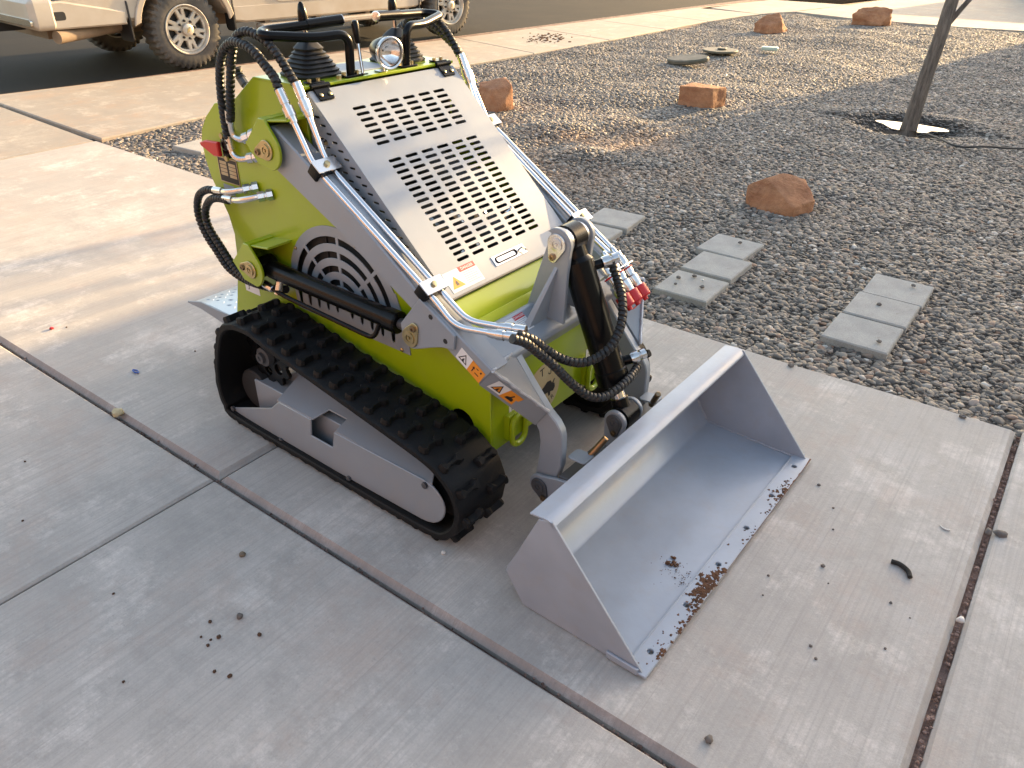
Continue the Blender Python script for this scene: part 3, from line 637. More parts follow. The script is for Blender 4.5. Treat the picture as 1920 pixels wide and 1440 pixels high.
# lower slanted section: frame on its outer face
A, B, C_ = V(-.545, -.345, .50), V(-.589, -.345, .447), V(-.470, -.2245, .358)
ex = (C_ - A).normalized(); en = (C_ - A).cross(B - A).normalized(); en = en if en.y < 0 else -en; ey = en.cross(ex); ey = ey if ey.z > 0 else -ey
a2 = (A + ey * -.058 + en * .0016, ex, ey, en)
sticker(a2, .034, .078, .006, .046, WS, arm); sticker(a2, .0782, .125, .004, .044, OS, arm); tri(a2, .056, .022, .019, arm, IK, OS)
obj('hand_mark', MB().add(plate([(.09, .012), (.115, .012), (.112, .022), (.103, .024), (.105, .034), (.101, .036), (.098, .024), (.09, .02)], .0009, .0012, a2, ch=0)), IK, arm)
# maker's round emblem on the front plate
EF = (V(-.6138, -.045, .280), V(0, 1, 0), V(0, 0, 1), V(1, 0, 0))
emb = part('emblem', plate(circ(0, 0, .080, 40), .0002, .0008, EF, ch=0), BE, front)
for ch_, a_ in (('T', 97), ('S', 55)):
    x = .056 * math.cos(R(a_)); y = .056 * math.sin(R(a_)); c0, s0 = math.cos(R(a_ - 90)), math.sin(R(a_ - 90))
    obj('emblem_letter', text(ch_, .036, (V(-.6128, -.045 + x, .280 + y), V(0, c0, s0), V(0, -s0, c0), V(1, 0, 0)), .0002), IK, front)
obj('emblem_letter', text('E R', .022, (V(-.6128, -.008, .232), V(0, .9, .42), V(0, -.42, .9), V(1, 0, 0)), .0002), IK, front)
bis = [(-.035, -.02), (-.028, -.024), (-.024, -.012), (.0, -.012), (.004, -.026), (.012, -.026), (.012, -.014), (.026, -.018), (.034, -.008), (.032, .004), (.026, .008), (.034, .02), (.028, .02), (.02, .01), (.012, .022), (-.004, .024), (-.02, .014), (-.036, .008), (-.04, -.006)]
obj('emblem_bull', plate([(x + .022, y + -.008) for x, y in bis], .0009, .0012, EF, ch=0), IK, front)
# cross beam and uprights ---------------------------------------------------
bd, bn = V(.82, 0, -.572), V(.572, 0, .82)
bmf = (V(-.635, 0, .478), bd, bn, V(0, 1, 0))
beam = part('cross_beam', plate(rrect(-.055, .055, -.045, .042, .018, 5), -.286, .286, bmf, ch=.0), GR)
danger((V(-.635, 0, .478) + bn * .0422, V(0, 1, 0), -bd, bn), -.192, -.012, .080, .049, beam)
for s in (-1, 1):
    up = [(-.672, .515), (-.60, .74)] + arc(-.58, .716, .040, 140, -20, 10) + [(-.548, .64), (-.552, .505)]
    u_ = part('upright', plate(up, s * .042, s * .056, 'v', ch=.002), GR)
    part('gusset', plate([(-.60, .66), (-.602, .652), (-.60, .51), (-.60, .508)], s * .056, s * .06, 'v') if 0 else mesh([(-.575, s * .056, .655), (-.585, s * .056, .655), (-.62, s * .056, .50), (-.605, s * .056, .50), (-.605, s * .135, .50), (-.62, s * .135, .51)], [(0, 1, 2, 3), (0, 3, 4), (1, 5, 2), (0, 4, 5, 1), (2, 5, 4, 3)]), GR, u_)
    pin_cap((-.580, s * .056, .716), (0, s, 0), 255, u_, CH, 1.05)
    part('pin_boss', rod((-.58, s * .026, .716), (-.58, s * .042, .716), .034, 20), CH, u_)
# tilt cylinder
a, b = V(-.580, 0, .716), V(-.380, 0, .272); d = (b - a).normalized()
cy = MB(); cy.add(lathe([(.02, .03), (.05, .031), (.062, .0405), (.355, .0405), (.357, .044), (.392, .044), (.395, .036)], a, d, 26)); cy.add(rod(a + V(0, -.026, 0), a + V(0, .026, 0), .038, 24))
side = V(0, 1, 0); fwd = d.cross(side).normalized(); fwd = fwd if fwd.x > 0 else -fwd
cy.add(rod(a + d * .088 + side * .03, a + d * .088 + side * .056 + fwd * .03, .013)); cy.add(rod(a + d * .352 + side * .03, a + d * .352 + side * .054 + fwd * .034, .013))
tc = part('tilt_cylinder', cy, BK)
part('piston_rod', rod(a + d * .39, b, .0185, 18), CR, tc); part('rod_eye', MB().add(rod(b + V(0, -.03, 0), b + V(0, .03, 0), .033, 20)).add(rod(b - d * .05, b, .024)), BK, tc)
pf = PB('cylinder_port', CH, tc)
for q in (.088, .352):
    p = a + d * q + side * .052 + fwd * .032; ax = (side * .8 + fwd * .5).normalized(); pf.add(lathe([(0, .014), (.006, .0165), (.022, .0165), (.026, .011), (.03, .011), (.03, .0145), (.044, .0145), (.046, .011)], p, ax, 12))
for s in (-1, 1):
    e_ = part('bucket_ear', plate(arc(-.380, .272, .032, -20, 190, 12) + [(-.408, .20), (-.376, .155), (-.350, .20)], s * .036, s * .048, 'v', ch=.002), GR); pin_cap((-.38, s * .048, .272), (0, s, 0), 275, e_, EN, .9)
# hoses ---------------------------------------------------------------------
frA = [(-.515, -.291, .584), (-.50, -.255, .560), (-.485, -.215, .520), (-.462, -.178, .488), (-.436, -.14, .472), (-.412, -.100, .480), (-.398, -.06, .506), (-.405, -.015, .545), (-.432, .025, .585), (-.468, .058, .612), (-.492, .073, .634), (-.504, .078, .648)]
frB = [(-.512, -.318, .586), (-.500, -.285, .566), (-.487, -.25, .529), (-.462, -.215, .485), (-.440, -.175, .430), (-.412, -.140, .388), (-.390, -.105, .374), (-.378, -.060, .378), (-.374, -.010, .386), (-.380, .030, .388), (-.386, .058, .390)]
up1 = [(-1.226, -.333, 1.032), (-1.24, -.33, 1.057), (-1.277, -.327, 1.083), (-1.314, -.324, 1.107), (-1.362, -.321, 1.121), (-1.415, -.318, 1.12), (-1.468, -.315, 1.089), (-1.499, -.312, 1.037), (-1.515, -.309, .985), (-1.526, -.306, .922), (-1.530, -.303, .870), (-1.529, -.301, .845)]
up2 = [(-1.204, -.300, 1.046), (-1.222, -.301, 1.068), (-1.255, -.302, 1.105), (-1.302, -.303, 1.136), (-1.358, -.304, 1.148), (-1.403, -.306, 1.135), (-1.432, -.307, 1.1), (-1.452, -.308, 1.05), (-1.472, -.309, .99), (-1.487, -.308, .94), (-1.500, -.304, .918)]
lw1 = [(-1.556, -.32, .686), (-1.61, -.322, .682), (-1.655, -.322, .665), (-1.690, -.322, .625), (-1.685, -.325, .58), (-1.639, -.327, .532), (-1.591, -.330, .490), (-1.535, -.333, .462), (-1.47, -.338, .456), (-1.43, -.340, .464)]
lw2 = [(-1.611, -.315, .700), (-1.665, -.318, .695), (-1.715, -.32, .665), (-1.735, -.322, .609), (-1.712, -.325, .554), (-1.663, -.327, .507), (-1.608, -.330, .465), (-1.537, -.322, .442), (-1.44, -.308, .440), (-1.37, -.30, .452)]
mir = lambda p: [(u, -v, z) for u, v, z in p]
for p in (frA, frB, up1, up2, lw1, lw2, mir(up1), mir(up2)): part('hydraulic_hose', hose(p), HS)
for s in (-1, 1):
    fit = MB()
    for pth in ([(-1.499, .304, .93), (-1.507, .302, .892), (-1.503, .298, .872), (-1.478, .29, .866), (-1.45, .272, .880)], [(-1.529, .300, .855), (-1.525, .30, .824), (-1.508, .296, .810), (-1.481, .288, .812), (-1.445, .272, .822)]):
        P = [V(u, s * v, z) for u, v, z in pth]; fit = MB(); fit.add(sweep(smooth_path(P, .008), .0088, 10)); fit.add(lathe([(0, .0125), (.035, .0118)], P[0] + V(0, 0, .014), P[1] - P[0], 12)); d = (P[-1] - P[-2]).normalized(); fit.add(lathe([(-.036, .0115), (-.034, .0150), (-.016, .0150), (-.014, .0125), (-.012, .0125), (-.010, .0170), (.004, .0170)], P[-1], d, 8)); part('elbow_fitting', fit, CH)
    if s < 0:
        for pth in ([(-1.565, .318, .689), (-1.52, .318, .694), (-1.475, .315, .705), (-1.435, .30, .716), (-1.41, .272, .722)], [(-1.615, .315, .702), (-1.57, .316, .708), (-1.535, .312, .715), (-1.50, .30, .724), (-1.475, .272, .73)]):
            P = [V(u, s * v, z) for u, v, z in pth]; fit = MB(); fit.add(sweep(smooth_path(P, .008), .0088, 10)); fit.add(lathe([(-.012, .0125), (.03, .0118)], P[0], P[1] - P[0], 12)); d = (P[-1] - P[-2]).normalized(); fit.add(lathe([(-.040, .0115), (-.038, .0150), (-.020, .0150), (-.018, .0125), (-.014, .0125), (-.012, .0170), (.004, .0170)], P[-1], d, 8)); part('elbow_fitting', fit, CH)
part('hose_stub', hose([(-1.59, -.20, 1.03), (-1.585, -.20, 1.012), (-1.572, -.20, 1.0)], .012), HS)
part('elbow_fitting', MB().add(lathe([(0, .013), (.02, .013), (.02, .0105), (.05, .0105)], (-1.574, -.2, 1.0), (.8, 0, -.75), 10)), DG)
# red valve handle
vb = MB(); vb.add(lathe([(0, .018), (.02, .018), (.024, .012)], (-1.572, -.272, .838), (0, -1, 0), 14)); vb.add(box(-1.586, -1.558, -.292, -.274, .80, .868))
vl = part('ball_valve', vb, BK); part('valve_handle', plate([(-1.578, .846), (-1.578, .806), (-1.605, .802), (-1.662, .822), (-1.668, .832), (-1.64, .842)], -.312, -.298, 'v', ch=.003), RD, vl)
PB('valve_bolt', GD, vl).add(lathe([(0, .008), (.006, .008)], (-1.566, -.293, .80), (0, -1, 0), 8)).add(lathe([(0, .008), (.006, .008)], (-1.572, -.293, .862), (0, -1, 0), 8))
# couplers on the far arm
cp = part('coupler_bracket', plate(rrect(.160, .286, -.022, .022, .004, 2), 0, .005, (V(-.569, 0, .560), V(0, 1, 0), V(.7, 0, .71), V(.71, 0, -.7))), CH)
for v_ in (.180, .223, .266):
    p = V(-.566, v_, .558); d = V(.70, 0, -.71)
    part('coupler', lathe([(-.045, .0125), (-.028, .0125), (-.028, .0155), (-.008, .0155), (-.008, .012), (.006, .012), (.006, .016), (.022, .016), (.022, .0135), (.03, .0135), (.034, .0175), (.056, .0175), (.06, .016), (.075, .0165)], p, d, 14), CH, cp)
    part('dust_cap', lathe([(.066, .019), (.068, .0215), (.098, .0215), (.102, .018), (.104, .008), (.112, .007)], p, d, 18), RD, cp)
    part('coupler_seal', lathe([(.0055, .0185), (.010, .0185)], p, d, 14), RD, cp)
part('cap_tether', MB().add(sweep(smooth_path([(-.503, .165, .490), (-.493, .20, .472), (-.495, .24, .478), (-.50, .278, .492)], .01), .0018, 6)), RD, cp)
part('wire_tether', sweep([(-.72, -.262, .56), (-.70, -.264, .53), (-.693, -.264, .49), (-.696, -.262, .44)], .0016, 6), BK)
# controls ------------------------------------------------------------------
for s in (-1, 1):
    u0, v0 = -1.318, s * .158; bo = MB()
    pr = [(.064, 1.034), (.066, 1.040), (.059, 1.046), (.061, 1.050), (.053, 1.056), (.055, 1.060), (.047, 1.066), (.049, 1.070), (.041, 1.076), (.043, 1.080), (.035, 1.086), (.037, 1.090), (.029, 1.095), (.032, 1.101), (.021, 1.113), (.009, 1.122)]
    v, f = [], []; n = 24
    for r, z in pr:
        for i in range(n):
            a_ = 2 * math.pi * i / n; q = 1 / (abs(math.cos(a_)) ** 5 + abs(math.sin(a_)) ** 5) ** .2
            v.append((u0 + r * math.cos(a_) * q, v0 + r * math.sin(a_) * q, z))
    for k_ in range(len(pr) - 1):
        for i in range(n): f.append((k_ * n + i, k_ * n + (i + 1) % n, (k_ + 1) * n + (i + 1) % n, (k_ + 1) * n + i))
    f.append(tuple((len(pr) - 1) * n + i for i in range(n)))
    jb = part('joystick_boot', mesh(v, f, 28), BT)
    part('joystick_stem', rod((u0, v0, 1.11), (u0 - .004, v0, 1.15), .0055), CR, jb)
    part('joystick_knob', lathe([(0, .006), (.004, .0105), (.022, .0135), (.045, .0115), (.06, .0075), (.066, .003)], (u0 - .004, v0, 1.142), (-.1, 0, 1), 16), BK, jb)
    hb = fillet([(-1.226, s * .102, 1.034), (-1.222, s * .103, 1.150), (-1.285, s * .185, 1.137), (-1.32, s * .307, 1.142), (-1.412, s * .285, 1.140), (-1.40, s * .15, 1.152), (-1.392, s * .067, 1.155)], .036, 8)
    hb = fillet([(-1.226, s * .102, 1.034), (-1.221, s * .103, 1.138), (-1.240, s * .190, 1.134), (-1.288, s * .318, 1.146), (-1.330, s * .285, 1.150), (-1.305, s * .15, 1.156), (-1.293, s * .067, 1.160)], .034, 8)
    ha = part('handlebar', sweep(hb, .0118, 14), BK)
    gp = [V(-1.308, s * .165, 1.1555), V(-1.2915, s * .062, 1.1605)]; part('grip', rod(gp[0], gp[1], .0138, 16), BK, ha)
    gd = (gp[1] - gp[0]).normalized(); part('end_cap', lathe([(0, .0138), (.002, .0138), (.003, .011)], gp[1], gd, 16), CH, ha)
    part('bar_foot', plate(rrect(-1.245, -1.208, s * .102 - .03, s * .102 + .03, .004, 2), 1.0342, 1.040, 'z'), BK, ha)
    bb = PB('foot_bolt', GD, ha)
    for q in (-.022, .022): bb.add(lathe([(0, .0065), (.007, .0065), (.008, .004)], (-1.229, s * .102 + q, 1.040), (0, 0, 1), 6))
lv = part('throttle_lever', rod((-1.236, -.052, 1.034), (-1.262, -.040, 1.135), .0042), CR)
part('lever_grip', lathe([(0, .0065), (.006, .0085), (.045, .0105), (.054, .0095), (.057, .005)], (-1.254, -.044, 1.105), (-.25, .1, 1), 14), BK, lv)
part('lever_slot', box(-1.25, -1.222, -.062, -.044, 1.0343, 1.036), BK, lv)
lamp = part('work_lamp', lathe([(-.075, .004), (-.07, .014), (-.05, .026), (-.02, .036), (0, .0395), (.004, .0395)], (-1.193, .004, 1.085), (.93, -.18, -.05), 24, False), BK)
part('lamp_rim', lathe([(.003, .0405), (.012, .0415), (.014, .039), (.012, .0355), (.004, .034)], (-1.193, .004, 1.085), (.93, -.18, -.05), 28, False), CH, lamp)
part('reflector', lathe([(.004, .034), (-.01, .024), (-.02, .008), (-.02, .002)], (-1.193, .004, 1.085), (.93, -.18, -.05), 24, False), RF, lamp)
part('lens', lathe([(.008, .0352), (.011, .034), (.0135, .02), (.0145, .002)], (-1.193, .004, 1.085), (.93, -.18, -.05), 24), GL, lamp)
part('lamp_bracket', MB().add(plate(rect(-1.236, -1.206, -.012, .012), 1.0343, 1.038, 'z')).add(plate([(-1.222, 1.036), (-1.206, 1.036), (-1.212, 1.07), (-1.222, 1.07)], -.002, .002, 'v')), CH, lamp)
part('console_bolt', lathe([(0, .008), (.007, .008), (.009, .004)], (-1.228, -.142, 1.034), (0, 0, 1), 6), GD)
part('console_placard', plate(rrect(-1.40, -1.262, -.075, .085, .004, 2), 1.0342, 1.0348, 'z', ch=0), IG)
# bucket --------------------------------------------------------------------
bs = [(-.004, .002), (.0, .006), (-.262, .300), (-.300, .290), (-.389, .082), (-.335, .004)]
bk = empty('bucket'); bk.parent = TL
fl = [(-.03, .006), (-.16, .008), (-.327, .014), (-.338, .020), (-.378, .078), (-.381, .090), (-.297, .284)]
fb = [(-.292, .290), (-.389, .090), (-.386, .075), (-.343, .010), (-.330, .002), (-.03, .001)]
part('shell', plate(fl + fb, -.486, .486, 'v', ch=.0006), GRB, bk)
for s in (-1, 1):
    part('side_wall', plate([(-.018, .003), (-.012, .012), (-.262, .299), (-.299, .289), (-.388, .083), (-.335, .003)], s * .486, s * .492, 'v', ch=.0012), GRB, bk)
    part('side_shoe', plate([(-.10, .004), (-.02, .004), (-.02, .022), (-.10, .022)], s * .492, s * .499, 'v', ch=.002), GRB, bk)
lip = [(-.322, .2905), (-.322, .2945), (-.300, .2975), (-.284, .2995), (-.272, .299), (-.263, .2955), (-.2575, .288), (-.2575, .283), (-.261, .283), (-.266, .2905), (-.274, .2945), (-.288, .2945), (-.305, .2925)]
part('top_lip', plate(lip, -.492, .492, 'v', ch=.0005), GRB, bk)
holes = [circ(-.027, -.43 + i * .172, .0075, 12) for i in range(6)]
part('cutting_edge', plate(rect(-.050, 0, -.497, .497), .006, .013, 'z', holes, .0015), GRB, bk)
wl = MB()
pth = [V(-.0505 + random.uniform(-.0006, .0006), -.484 + .968 * i / 80, .0125) for i in range(81)]; wl.add(sweep(pth, .0022, 6))
for s in (-1, 1):
    pth = [V(fl[i][0], s * .484, fl[i][1]) for i in (0, 1, 2, 3, 4)]; pth = smooth_path(pth, .01); wl.add(sweep([p + V(0, random.uniform(-.001, .001), .002) for p in pth], .0028, 6))
part('weld_seam', wl, GRB, bk)
# soil stuck along the edge: clods as real lumps
def lump(c, r, seed, sub=2, fl_=.5, m=RU):
    bm = bmesh.new(); bmesh.ops.create_icosphere(bm, subdivisions=sub, radius=1)
    for v in bm.verts:
        n_ = noise.noise(v.co * 1.6 + Vector((seed * 3.7, seed, 0))); v.co *= 1 + .45 * n_
        v.co.z *= fl_; v.co = v.co * r + Vector(c)
    bm.verts.index_update(); out = ([v.co.copy() for v in bm.verts], [tuple(x.index for x in f.verts) for f in bm.faces]); bm.free(); return out
rnd = random.Random(5); sm_ = MB()
def smear(u, y, r, seed, z, el=1.0):
    n_ = 15; pts = []
    for i in range(n_):
        a_ = 2 * math.pi * i / n_; k_ = r * (.55 + .75 * rnd.random() ** 1.5); pts.append((u + k_ * math.cos(a_), y + el * k_ * math.sin(a_)))
    cz = Vector((u, y, z + .0012)); v = [(x, yy, z) for x, yy in pts] + [cz]; return v, [(i, (i + 1) % n_, n_) for i in range(n_)]
for c0, sd, num, big in ((-.155, .035, 90, 1.25), (-.205, .03, 40, 1.1), (-.285, .04, 55, .8), (.29, .03, 45, .9), (.20, .02, 12, .6), (-.42, .012, 16, .8), (.05, .03, 14, .6)):
    for i in range(num):
        y = rnd.gauss(c0, sd); u = -abs(rnd.gauss(0, .016 if c0 > -.25 else .006)) - (.012 * rnd.random() if -.24 < y < -.1 else 0)
        if u < -.049: continue
        sm_.add(smear(u, y, rnd.uniform(.0012, .0062) * big, i, .0133, rnd.uniform(.8, 1.6)))
        if rnd.random() < .35: sm_.add(lump((u, y, .0138), rnd.uniform(.0012, .0038) * big, i, 1, .45))
for i in range(46):
    t_ = rnd.random(); u = -.122 + .07 * t_ + rnd.gauss(0, .004); y = -.150 - .045 * t_ + rnd.gauss(0, .007 + .012 * t_)
    sm_.add(smear(u, y, rnd.uniform(.0010, .0050) * (1.25 - .85 * t_), i, .0092, .8))
for i in range(7): sm_.add(lump((-.122 + rnd.gauss(0, .004), -.148 + rnd.gauss(0, .008), .0105), rnd.uniform(.003, .0065), i + 60, 2, .5))
fm_ = MB()
for i in range(70):
    c0 = rnd.choice((-.16, -.19, -.29, .29, -.42)); fm_.add(smear(-abs(rnd.gauss(.008, .016)), rnd.gauss(c0, .05), rnd.uniform(.0008, .0026), i, .01325, rnd.uniform(.7, 1.8)))
for i in range(60): fm_.add(smear(-.105 + rnd.gauss(0, .022), -.172 + rnd.gauss(0, .024), rnd.uniform(.0005, .0016), i, .0091, 1))
part('soil_dust', fm_, RUS, bk)['kind'] = 'stuff'
so_ = part('stuck_soil', sm_, RU, bk); so_['kind'] = 'stuff'
ed = [(.0012, -.497)]
for i in range(161):
    y = -.497 + .994 * i / 160; k_ = max(0, noise.noise((y * 9, 2, 0))) * .016 + max(0, noise.noise((y * 46, 5, 0))) * .007; k_ *= 1.6 if -.36 < y < -.08 else (1.0 if .15 < y < .38 else .45); ed.append((-.0006 - k_, y))
ed.append((.0012, .497)); part('rusty_edge', plate(ed, .0131, .0135, 'z', ch=0), RUS, bk)
# coupler frame behind the bucket
qf = MB(); qf.add(box(-.425, -.392, -.23, .23, .150, .186)); qf.add(plate([(-.402, .09), (-.394, .09), (-.372, .17), (-.380, .17)], -.20, .20, 'v'))
qa = part('attach_frame', qf, DG)
for s in (-1, 1):
    ea = part('attach_ear', plate(arc(-.478, .13, .034, 80, 260, 10) + [(-.42, .080), (-.394, .095), (-.362, .188), (-.43, .176)], s * .228, s * .238, 'v', ch=.002), GR, qa)
    pin_cap((-.478, s * .238, .13), (0, s, 0), 300, ea if 0 else qa, DG, .95)
    tf = (V(-.395, s * .178 - .004, .232), V(1, 0, .05).normalized(), V(0, 1, 0), V(-.05, 0, 1).normalized())
    part('lock_tab', plate(rrect(-.024, .030, -.024, .024, .009, 4), -.003, .003, tf), GR, qa)
    part('lock_pin', rod((-.386, s * .168, .215), (-.352, s * .134, .282), .0085, 12, .002), BZ, qa)
# tracks --------------------------------------------------------------------
ctr = [(-1.505, .036), (-1.542, .060), (-1.556, .11), (-1.545, .185), (-1.515, .27), (-1.478, .335), (-1.425, .366), (-1.345, .372), (-1.280, .357), (-1.10, .325), (-.90, .2895), (-.70, .2525), (-.635, .232), (-.590, .195), (-.572, .150), (-.578, .10), (-.605, .060), (-.65, .038), (-.80, .032), (-1.15, .032)]
def closed_curve(pts, n):
    P = smooth_path([V(x, 0, z) for x, z in pts], .004, True); L = [0]
    for i in range(len(P)): L.append(L[-1] + (P[(i + 1) % len(P)] - P[i]).length)
    tot = L[-1]; out = []; j = 0
    for i in range(n):
        t = tot * i / n
        while L[j + 1] < t: j += 1
        out.append(P[j].lerp(P[(j + 1) % len(P)], (t - L[j]) / max(1e-9, L[j + 1] - L[j])))
    return out, tot
CC, TOT = closed_curve(ctr, 300)
cen = V(sum(p.x for p in CC) / 300, 0, sum(p.z for p in CC) / 300)
def tn(i):
    t = (CC[(i + 1) % 300] - CC[i - 1]).normalized(); n_ = V(t.z, 0, -t.x); n_ = n_ if n_.dot(CC[i] - cen) > 0 else -n_
    return t, n_
V0, V1 = .285, .470
def lug_mesh():
    o = [(-.036, -.004), (-.033, -.013), (-.024, -.014), (-.014, -.006), (.012, -.006), (.022, -.015), (.034, -.012), (.037, .004), (.033, .013), (.022, .014), (.012, .007), (-.012, .008), (-.024, .014), (-.033, .010)]
    top = inset(ccw(o), .0028); o = ccw(o); n_ = len(o); v = [(x, y, -.004) for x, y in o] + [(x, y, .012) for x, y in inset(o, .001)] + [(x, y, .017) for x, y in inset(o, .0035)]
    f = []
    for r in (0, 1):
        for i in range(n_): f.append((r * n_ + i, r * n_ + (i + 1) % n_, (r + 1) * n_ + (i + 1) % n_, (r + 1) * n_ + i))
    for t in tessellate_polygon([[V(*q) for q in v[2 * n_:]]]): f.append(tuple(2 * n_ + i for i in t))
    m_ = mesh(v, f, 30); m_.materials.append(RB); return m_
LUG = lug_mesh()
for s in (-1, 1):
    v, f = [], []
    for i in range(300):
        t, n_ = tn(i); sec = [(V0, .0), (V1 - .004, .0), (V1, .004), (V1, .018), (V1 - .006, .022), (V0 + .006, .022), (V0, .018)]
        wv = .0015 * math.sin(i * 2 * math.pi * 39 / 300)
        for a_, h in sec: q = CC[i] + n_ * (h + (wv if h > .01 else 0)); v.append((q.x, s * a_, q.z))
    for i in range(300):
        for k_ in range(7): j = (i + 1) % 300; f.append((i * 7 + k_, i * 7 + (k_ + 1) % 7, j * 7 + (k_ + 1) % 7, j * 7 + k_))
    trk = part('track', mesh(v, f, 40), RB)
    NL = 36
    for row, (vc, ph) in enumerate(((.427, 0), (.330, .5))):
        for q in range(NL):
            i = int(((q + ph) / NL) * 300) % 300; t, n_ = tn(i); p = CC[i] + n_ * .022
            y = n_.cross(t); sg = -1 if row else 1
            o = bpy.data.objects.new('tread_lug', LUG); col.objects.link(o); o.parent = trk
            o.matrix_local = Matrix(((sg * y.x, -sg * t.x * -1, n_.x, p.x), (sg * y.y, -sg * t.y * -1, n_.y, s * vc), (sg * y.z, sg * t.z, n_.z, p.z), (0, 0, 0, 1)))
    # drive lugs inside, frame, guard, sprocket
    gm = MB(); og = [(-1.535, .045), (-1.32, .132), (-1.275, .172), (-1.128, .172), (-1.138, .113), (-1.046, .113), (-1.030, .172), (-.69, .177), (-.655, .170), (-.640, .160), (-.628, .148), (-.620, .134), (-.617, .119), (-.618, .103), (-.623, .087), (-.632, .072), (-.645, .058), (-.662, .047), (-.682, .040), (-.705, .037), (-1.28, .024), (-1.535, .030)]
    gm.add(plate(og, s * .446, s * .452, 'v', ch=.002))
    o, A_, B_, N_ = V(0, s * .449, .172), V(1, 0, 0), V(0, -s * .93, .36), V(0, s * .36, .93)
    gm.add(plate([(-1.285, 0), (-1.125, .001), (-1.105, .05), (-1.03, .05), (-1.03, .001), (-.66, .001), (-.69, .05), (-.80, .09), (-1.05, .115), (-1.30, .115)], -.004, .0015, (o, A_, B_, N_)))
    gd_ = part('track_guard', gm, GR, trk)
    tf = MB(); tf.add(box(-1.45, -.72, min(s * .33, s * .41), max(s * .33, s * .41), .055, .165)); tf.add(plate([(-1.40, .16), (-1.25, .16), (-1.10, .26), (-1.20, .28)], s * .30, s * .345, 'v'))
    part('track_frame', tf, GR, trk)
    bm_ = PB('guard_bolt', DG, trk)
    for p in ((-1.53, .045), (-1.29, .012 + .016), (-.985, .034), (-.68, .165)): bm_.add(lathe([(0, .009), (.008, .009), (.010, .005)], (p[0], s * .451, p[1]), (0, s, 0), 8))
    tooth = []
    for i in range(44):
        r = .085 if (i // 2) % 2 else .102; a_ = 2 * math.pi * i / 44; tooth.append((-1.395 + r * math.cos(a_), .258 + r * math.sin(a_)))
    sh = [circ(-1.395 + .055 * math.cos(R(60 * i + 20)), .258 + .055 * math.sin(R(60 * i + 20)), .018, 14) for i in range(6)]
    sk = part('sprocket', plate(tooth, s * .372, s * .384, 'v', sh, .001), BK, trk); part('sprocket_hub', lathe([(0, .032), (.018, .03), (.02, .018), (.03, .017), (.03, .008), (.026, .007)], (-1.395, s * .384, .258), (0, s, 0), 18), DG, trk)
    wm = PB('roller', DK, trk)
    for (u, z, r) in ((-.66, .133, .085), (-1.47, .115, .068), (-1.25, .082, .045), (-1.08, .082, .045), (-.9, .082, .045)): wm.add(rod((u, s * .335, z), (u, s * .405, z), r, 24, .006))
part('axle_housing', rod((-1.395, -.372, .258), (-1.395, .372, .258), .06, 20), DK)
# ------------------------------------------------------------------ parked pickup
TW = mat('dusty_white_paint', (.50, .45, .38), .36, 0, .4, c2=(.42, .35, .27), vscale=2.2)
TD = mat('dust_brown', (.26, .19, .13), .8, 0, 0, c2=(.17, .125, .085), vscale=6)
TY = mat('tyre_rubber', (.045, .044, .042), .85, 0, 0, c2=(.115, .105, .092), vscale=5, bump=.3, bscale=60)
AL = mat('dusty_alloy', (.58, .55, .49), .42, .4, 0, c2=(.46, .41, .34), vscale=9)
BP_ = mat('black_plastic', (.02, .02, .021), .6)
WG = mat('tinted_glass', (.02, .022, .025), .05, 0, .5)
TLR = mat('tail_lens', (.35, .01, .01), .15, 0, .6)
TR = empty('pickup_truck', (-8.996, 5.15, -.07), R(84.8))
tag(TR, 'dusty white crew cab pickup truck parked along the kerb', 'truck')
def tp(name, geo, m, parent=None): return obj(name, geo, m, parent or TR)
WB = 3.86; RW = .40
def arch(cx, r=.50): return [(cx + r * math.cos(R(a_)), max(.52, .40 + r * math.sin(R(a_)))) for a_ in range(166, 13, -9)]
bo = [(-1.22, .60), (-.56, .52)] + arch(0) + [(.56, .50), (WB - .56, .50)] + arch(WB) + [(WB + .56, .52), (WB + .88, .60), (WB + .95, .80), (WB + .90, 1.18), (WB - .35, 1.26), (1.05, 1.28), (-1.24, 1.30)]
tp('body', plate(bo, -.985, .985, 'v', ch=.035), TW)
cab = [(1.05, 1.26), (1.12, 1.78), (1.30, 1.90), (2.65, 1.90), (2.85, 1.85), (3.55, 1.27)]
tp('cab', plate(cab, -.86, .86, 'v', ch=.06), TW)
